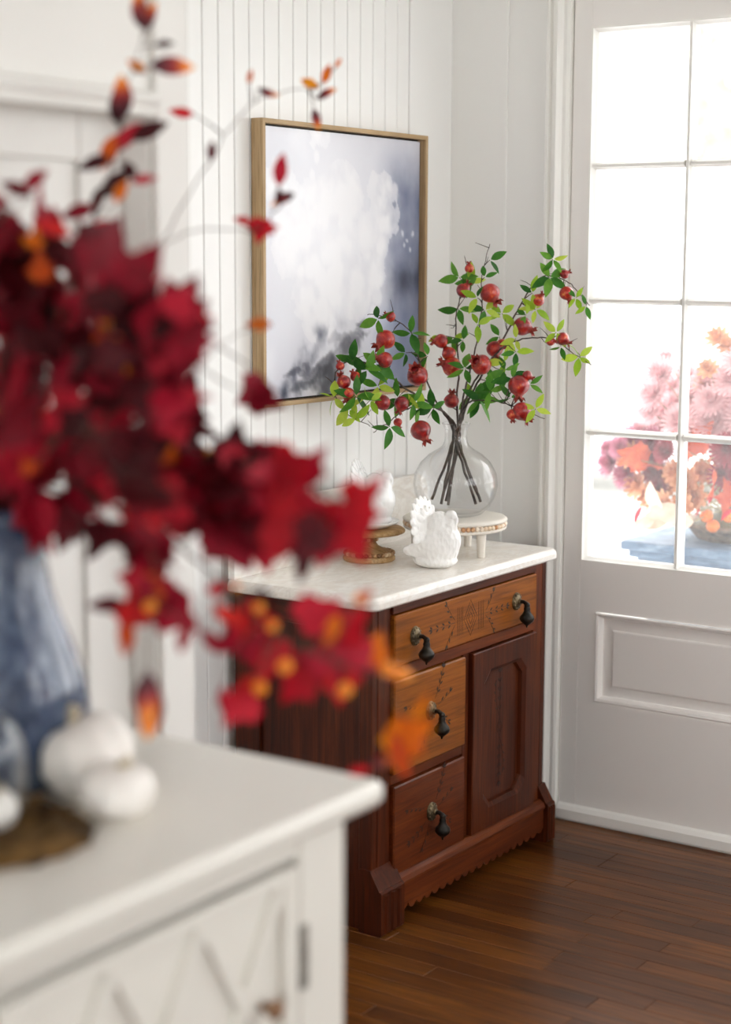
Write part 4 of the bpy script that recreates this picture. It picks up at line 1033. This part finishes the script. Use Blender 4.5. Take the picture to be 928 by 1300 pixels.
while cnt < 250:
    u, v = rb.uniform(-45, 440), rb.uniform(290, 705)
    if not inside(MASS, u, v): continue
    s = min(fg[:9], key=lambda t_: min(math.hypot(u-a[0], v-a[1]) for a in t_.px[6:])); i = min(range(6, len(s.px)), key=lambda j: math.hypot(u-s.px[j][0], v-s.px[j][1]))
    dp = depth(s.pts[i]) + rb.uniform(-.10, .10)
    dx, dy = u-60, v-600; L = math.hypot(dx, dy)+1e-6; a = math.atan2(-dy, dx) + rb.gauss(0, .9)
    if v > 560: a -= rb.uniform(0, .8)
    core_shade = max(0, 1 - math.hypot(u-70, (v-540))/260)  # more dark leaves towards the centre, painting in the shade of the interior
    q_ = rb.random()
    nm = 'maroon' if q_ < .18+.2*core_shade else 'burgundy' if q_ < .56+.1*core_shade else 'crimson' if q_ < .92 else 'orange' if rb.random() < .5 else 'red'
    if u > 330 and rb.random() < .7: nm = rb.choice(('red', 'crimson', 'red', 'burgundy'))
    leaf_at(s, u, v, dp, rb.uniform(48, 88)*(1 if nm != 'orange' else .5), ML[nm], dirv(math.cos(a), math.sin(a), rb.uniform(-.5, .6)), -FW + Vector([rb.gauss(0, .7) for _ in range(3)])); cnt += 1
# single leaves that stand clear of the mass: u, v (leaf base), length px, angle deg, colour, oval?
SL = [(182,38,40,95,'flame',1),(186,40,34,80,'flame',1),(196,58,20,10,'maroon',1),(190,84,46,5,'flame',1),(186,92,22,150,'orange',1),(158,150,44,95,'flame',1),(152,160,40,100,'maroon',1),(166,178,42,30,'maroon',1),(150,192,42,60,'crimson',1),(150,170,40,240,'orange',1),(140,200,34,200,'maroon',1),(158,205,26,300,'maroon',1),
 (132,235,34,250,'maroon',1),(128,250,40,40,'maroon',1),(146,258,26,60,'orange',1),(168,232,26,20,'crimson',1),(120,262,34,200,'burgundy',1),(90,300,50,160,'red',1),(110,295,40,20,'crimson',1),(75,300,40,100,'burgundy',1),(40,250,36,150,'burgundy',1),(30,240,34,30,'crimson',1),(10,300,50,120,'burgundy',0),(12,260,36,170,'burgundy',1),
 (246,145,32,175,'red',1),(268,205,28,88,'maroon',1),(316,106,18,80,'orange',1),(328,112,28,335,'flame',1),(405,112,30,150,'orange',1),(410,106,26,70,'orange',1),(402,126,30,20,'flame',1),(398,138,28,285,'flame',1),(426,86,14,60,'orange',1),(354,236,42,80,'crimson',1),(374,246,34,205,'flame',1),(356,262,26,100,'maroon',1),(334,278,34,255,'red',0),(330,294,26,10,'red',1),(320,282,24,170,'red',1),
 (345,412,34,180,'orange',1),(330,400,24,270,'orange',1),(340,488,52,215,'burgundy',0),(318,500,46,330,'burgundy',0),(178,360,60,60,'crimson',0),(226,405,44,10,'red',0),(236,425,36,350,'crimson',0),
 (436,632,44,15,'red',0),(430,640,84,295,'red',0),(440,640,44,345,'red',0),(410,640,78,270,'crimson',0),(400,630,60,230,'crimson',0),(392,690,52,255,'maroon',1),(360,650,62,300,'crimson',0),(380,610,56,60,'crimson',0),(335,600,52,120,'burgundy',0),(300,600,56,80,'crimson',0),(345,640,70,260,'maroon',0),(300,650,66,290,'burgundy',0),
 (206,745,44,190,'orange',0),(190,745,56,170,'crimson',0),(180,760,64,250,'red',0),(206,760,66,320,'crimson',0),(160,765,50,185,'burgundy',1),(200,735,60,270,'burgundy',0),(165,790,44,260,'orange',1),(188,852,66,268,'flame',0),(196,868,72,262,'flame',1),(180,860,60,278,'flame',1),(240,790,42,255,'crimson',1),(262,752,40,20,'crimson',1),(256,800,42,310,'burgundy',1),(285,870,40,265,'crimson',1),(270,770,50,330,'red',1),
 (300,790,58,0,'red',0),(330,800,70,200,'crimson',0),(350,810,66,250,'red',0),(380,790,60,30,'crimson',0),(400,820,76,300,'crimson',0),(420,810,64,40,'red',0),(390,850,62,230,'red',0),(320,860,60,265,'red',0),(318,880,56,230,'crimson',0),(440,830,58,345,'crimson',0),(430,850,50,280,'red',0),(478,850,52,350,'flame',0),(470,840,42,70,'orange',0),(448,770,34,40,'orange',1),(430,780,44,250,'orange',1),(418,770,36,200,'orange',1),(330,750,34,300,'maroon',1),(336,745,40,260,'maroon',1),
 (490,930,66,345,'orange',0),(500,945,60,30,'orange',0),(498,935,56,290,'orange',1),(468,968,34,10,'flame',1),(470,975,30,190,'red',1),(520,915,44,60,'orange',1)]
for (u, v, lpx, ang, nm, ov) in SL:
    P0 = at(u, v, 2.1); s = nearest(fg, P0); i = s.near(P0)[1]; dp = depth(s.pts[i]) + rb.uniform(-.02, .02); a = R(ang)
    if u < 200 and v < 280: lpx *= 1.3
    leaf_at(s, u, v, dp, lpx, (OV if ov or nm == 'flame' else ML)[nm], dirv(math.cos(a), math.sin(a), rb.uniform(-.25, .35)), -FW + Vector([rb.gauss(0, .35) for _ in range(3)]))
for (u, v, dpx) in [(346,795,15),(329,772,15),(362,846,20),(438,876,20),(330,874,18),(492,850,20),(508,856,20),(216,566,14),(232,640,12),(148,432,13),(60,442,12),(455,760,12),(300,745,10),(190,770,16),(345,640,14),(590-10,0-40,2)]:
    if v < 0: continue
    P0 = at(u, v, 2.1); s = nearest(fg, P0); i = s.near(P0)[1]; dp = depth(s.pts[i]) - .03
    P = at(u, v, dp); s.twig(P, .0007); s.items.append(('berry', BER, P, Matrix.Identity(3), dpx/2*dp/FPX, []))
for s in fg: s.finish('autumn_branch', s.lab, 'branch', 'autumn branches in the blue vase', 'twig_dark')

# ================================================================== PORCH FLOWERS
YP = .42
c0 = on_y(787, 686, YP); PT = c0.z; PXL = c0.x; PWD = .50
pd = thing('garden_pedestal', (PXL+PWD/2, YP+PWD/2, -.02), 'weathered blue-grey stepped pedestal outside the glass door', 'pedestal')
lv = [(0, PT-.026, PT), (.018, PT-.048, PT-.0265), (.036, PT-.075, PT-.0485), (.060, -.019+.12, PT-.0755), (.03, -.019, .1005)]
for ins, za, zb in lv:
    MB().box((PXL+ins, YP+ins, za), (PXL+PWD-ins, YP+PWD-ins, zb), .004).build('pedestal_tier', 'pedestal_blue', pd)
KC = Vector((PXL+PWD/2+.005, YP+.23, PT+.0005))
bk = thing('fluted_basket', KC, 'low fluted grey-brown basket of flowers on the blue pedestal', 'basket')
q = MB(); seg = 72; vs_ = []; fs_ = []
for (r_, z) in ((.110, 0), (.135, .030), (.165, .044), (.160, .050), (.125, .036), (.10, .012)):
    for k in range(seg):
        a = 2*math.pi*k/seg; rr_ = r_*(1+.02*math.cos(k*math.pi)); vs_.append((KC.x+rr_*math.cos(a), KC.y+rr_*math.sin(a), KC.z+z))
for i in range(5):
    for k in range(seg): j = (k+1) % seg; fs_.append((i*seg+k, i*seg+j, (i+1)*seg+j, (i+1)*seg+k))
q.add(vs_, fs_, True); q.lathe([(0, .0), (.11, .0)], KC, 24); q.build('bowl', 'basket_wicker', bk)
q = MB(); rm_ = random.Random(5)
for k in range(150):
    a = rm_.random()*6.28; r_ = rm_.uniform(.02, .13); P = KC + Vector((r_*math.cos(a), r_*math.sin(a), .03+rm_.uniform(0, .05)*(1-r_/.16)))
    d = Vector((rm_.gauss(0, .03), rm_.gauss(0, .03), rm_.gauss(.01, .015))); q.tube([P, P+d*.5+Vector((0, 0, .004)), P+d], [.003, .002, .001], 4, False)
q.ball((KC.x, KC.y, KC.z+.03), (.125, .125, .045), 20, 10)
o = q.build('moss', 'moss_green', bk); o['kind'] = 'stuff'
def mum_mesh(mat, layers, wid, ln):
    q = MB()
    for li, (n_, el, s_) in enumerate(layers):
        for k in range(n_):
            a = 2*math.pi*(k+.5*(li % 2))/n_; e = R(el)
            d = Vector((math.cos(a)*math.cos(e), math.sin(a)*math.cos(e), math.sin(e))); t_ = Vector((-math.sin(a), math.cos(a), 0)); u_ = d.cross(t_)
            if u_.z < 0: u_ = -u_
            P = [d*.12*s_, d*.55*s_ + u_*.03, d*s_*ln + u_*.12*s_]
            ww = [wid*.5*s_, wid*s_, wid*.45*s_]; vs = []
            for p_, h_ in zip(P, ww): vs += [p_-t_*h_, p_+t_*h_]
            q.add(vs, [(0, 1, 3, 2), (2, 3, 5, 4)], True)
    q.ball((0, 0, .05), .16, 8, 6); return q.mesh('flower', mat)
LAY = [(22, 2, 1.0), (20, 18, .97), (18, 34, .9), (14, 52, .8), (9, 72, .68)]
MUM = {k: mum_mesh('petal_'+k, LAY, .09, 1.0) for k in ('pink', 'mauve', 'burgundy')}
HYD = {k: mum_mesh('petal_'+k, [(9, 5, 1.0), (9, 30, .95), (7, 55, .9), (4, 80, .85)], .22, .95) for k in ('peach', 'cream')}
BR_ = {k: ML2 for k, ML2 in (('autumn', maple_leaf(.2, .2, 2).mesh('leaf', 'autumn_orange')), ('cream', oval_leaf(.6, .3, .2).mesh('leaf', 'petal_cream')), ('green', oval_leaf(.5, .3, .2).mesh('leaf', 'leaf_lime')), ('burg', oval_leaf(.35, .3, .2).mesh('leaf', 'leaf_crimson')))}
rf = random.Random(9)
def plant(name, label, cat, kind, meshes, pts, part, dy=(.05, .30)):
    root = KC + Vector((rf.uniform(-.05, .05), rf.uniform(-.05, .05), .05)); t_ = thing(name, root, label, cat, 'flowers in the porch basket'); st = MB()
    for (u, v, dpx) in pts:
        yy = YP + rf.uniform(*dy); P = on_y(u, v, yy); r_ = dpx/2*depth(P)/FPX
        d = (P - (KC + Vector((0, .03, .10)))).normalized(); d = (d + Vector((-.1, -.75, .15))).normalized()
        z = d; x = z.orthogonal().normalized(); y_ = z.cross(x)
        if part == 'leaf':
            put(part, meshes, t_, P, frame_from((P-KC-Vector((0, 0, .12))).normalized() + Vector([rf.gauss(0, .4) for _ in range(3)]), Vector((-.3, -1, .3))), 2*r_)
        else: put(part, meshes, t_, P, Matrix((x, y_, z)).transposed() @ Matrix.Rotation(rf.random()*6, 3, 'Z'), r_)
        mid = (root+P)/2 + Vector((0, .03, .03)); st.tube(catmull([root, mid, P-d*r_*.2], 4), .0016, 5, False)
    st.build('stem', 'stem_green', t_)
plant('pink_chrysanthemum', 'cluster of pale pink chrysanthemums at the top of the porch basket', 'flowers', 0, MUM['pink'],
      [(840,476,52),(830,503,52),(856,495,56),(846,524,58),(864,536,56),(880,503,58),(893,524,58),(908,540,60),(924,512,58),(918,556,58),(900,486,54),(928,484,52),(884,550,54),(846,454,28),(945,530,58),(950,500,58),(955,560,58),(872,476,40),(815,546,40),(940,460,50),(970,480,50),(838,545,46),(862,515,50),(905,510,54),(826,522,44)], 'flower', (.02, .25))
plant('mauve_chrysanthemum', 'mauve chrysanthemums reaching left in the porch basket', 'flowers', 0, MUM['mauve'], [(776,588,44),(797,602,46),(774,570,32),(803,558,42),(828,560,44),(788,568,36),(814,566,40)], 'flower', (.03, .12))
plant('burgundy_chrysanthemum', 'burgundy chrysanthemums low in the porch basket', 'flowers', 0, MUM['burgundy'], [(834,598,50),(828,577,42),(846,573,38),(924,572,50),(920,603,48),(838,622,36),(945,600,48)], 'flower', (.00, .10))
plant('peach_hydrangea', 'peach hydrangea heads between the burgundy blooms in the basket', 'flowers', 0, HYD['peach'], [(810,616,44),(826,630,42),(848,618,46),(872,612,48),(884,632,44),(868,640,38),(842,638,38),(900,470,34),(912,430,38),(893,488,30),(925,440,34),(800,578,40),(858,600,40),(895,600,42),(790,580,30)], 'flower', (.02, .14))
plant('cream_leaf_sprig', 'pale cream leaves drooping over the basket edge', 'leaves', 0, BR_['cream'], [(838,650,44),(852,656,46),(868,655,44),(830,660,34),(880,662,36)], 'leaf', (.0, .06))
plant('orange_leaf_sprig', 'bright orange autumn leaves tucked among the porch flowers', 'leaves', 0, BR_['autumn'], [(822,584,40),(836,588,34),(872,572,46),(886,568,44),(908,618,40),(922,632,42),(880,580,40),(935,620,46),(812,584,30)], 'leaf', (.0, .10))
plant('red_leaf_sprig', 'small red and green leaves at the lower left of the flowers', 'leaves', 0, BR_['burg'], [(815,643,24),(900,640,34),(888,650,30),(935,645,34)], 'leaf', (.0, .05))
CA = MB().ball((0,0,0), 1, 16, 12).mesh('crab_apple', 'crab_apple')
for (u, v, lab) in ((897, 655, 'small orange crab apple nearest the door muntin in the basket'), (925, 655, 'small orange crab apple at the right edge of the picture'), (905, 668, 'small orange crab apple low on the basket rim')):
    P = on_y(u, v, YP+.07); r_ = .0185; t_ = thing('crab_apple', P - Vector((0, 0, r_)), lab, 'crab apple', 'crab apples in the porch basket')
    put('fruit', CA, t_, P, Matrix.Identity(3), r_); MB().tube(catmull([P+Vector((0, 0, r_*.9)), P+Vector((-.01, .01, .05)), P+Vector((-.035, .03, .09))], 4), .0017, 5).build('stalk', 'stem_green', t_)

# far trees and a parked car, almost lost in the daylight
def far_tree(P, h_, r_, label, seed):
    rt = random.Random(seed); t_ = thing('garden_tree', P, label, 'tree', 'trees beyond the porch'); P = Vector(P)
    MB().tube([P, P+Vector((.1, 0, h_*.4)), P+Vector((0, .1, h_*.7))], [.18, .13, .06], 8).build('trunk', 'bark', t_)
    q = MB()
    for k in range(1500):
        d = Vector([rt.gauss(0, 1) for _ in range(3)]).normalized()*r_*rt.uniform(.45, 1)**.5; c_ = P + Vector((0, 0, h_*.72)) + Vector((d.x, d.y, d.z*.8))
        a = Vector([rt.gauss(0, 1) for _ in range(3)]).normalized(); b = a.orthogonal().normalized()
        s_ = rt.uniform(.08, .17); q.add([c_-a*s_, c_+b*s_*.5, c_+a*s_, c_-b*s_*.5], [(0, 1, 2, 3)])
    o = q.build('foliage', 'tree_pale', t_); o['kind'] = 'stuff'
far_tree((-3.6, 12.5, -.4), 5.0, 1.5, 'pale green tree in the garden seen through the upper panes', 2)
far_tree((-1.2, 15.5, -.4), 6.0, 1.9, 'taller pale green tree further out beyond the porch', 3)
cp = Vector((-3.1, 9.2, -.4)); car = thing('parked_car', cp, 'white car parked outside, faint behind the porch flowers', 'car')
prf = [(-2.1, .28), (2.1, .28), (2.15, .55), (2.05, .78), (1.15, .92), (.55, 1.38), (-1.0, 1.42), (-1.75, .98), (-2.1, .9), (-2.15, .55)]
MB().prism([(cp.x+a, cp.z+b) for a, b in prf], 1, cp.y-.85, cp.y+.85).build('body', 'car_white', car)
for poly in ([(.98, .95), (.50, 1.32), (.02, 1.34), (.02, .95)], [(-.06, .95), (-.06, 1.34), (-.95, 1.36), (-1.55, 1.0)]):
    MB().prism([(cp.x+a, cp.z+b) for a, b in poly], 1, cp.y-.862, cp.y-.851).build('side_window', 'car_glass', car)
for a in (-1.35, 1.35):
    MB().lathe([(0, 0), (.30, 0), (.32, .03), (.32, .19), (.30, .22), (0, .22)], seg=24).xf(Matrix.Translation((cp.x+a, cp.y-.66, cp.z+.32)) @ Matrix.Rotation(R(90), 4, 'X')).build('wheel', 'rubber', car)
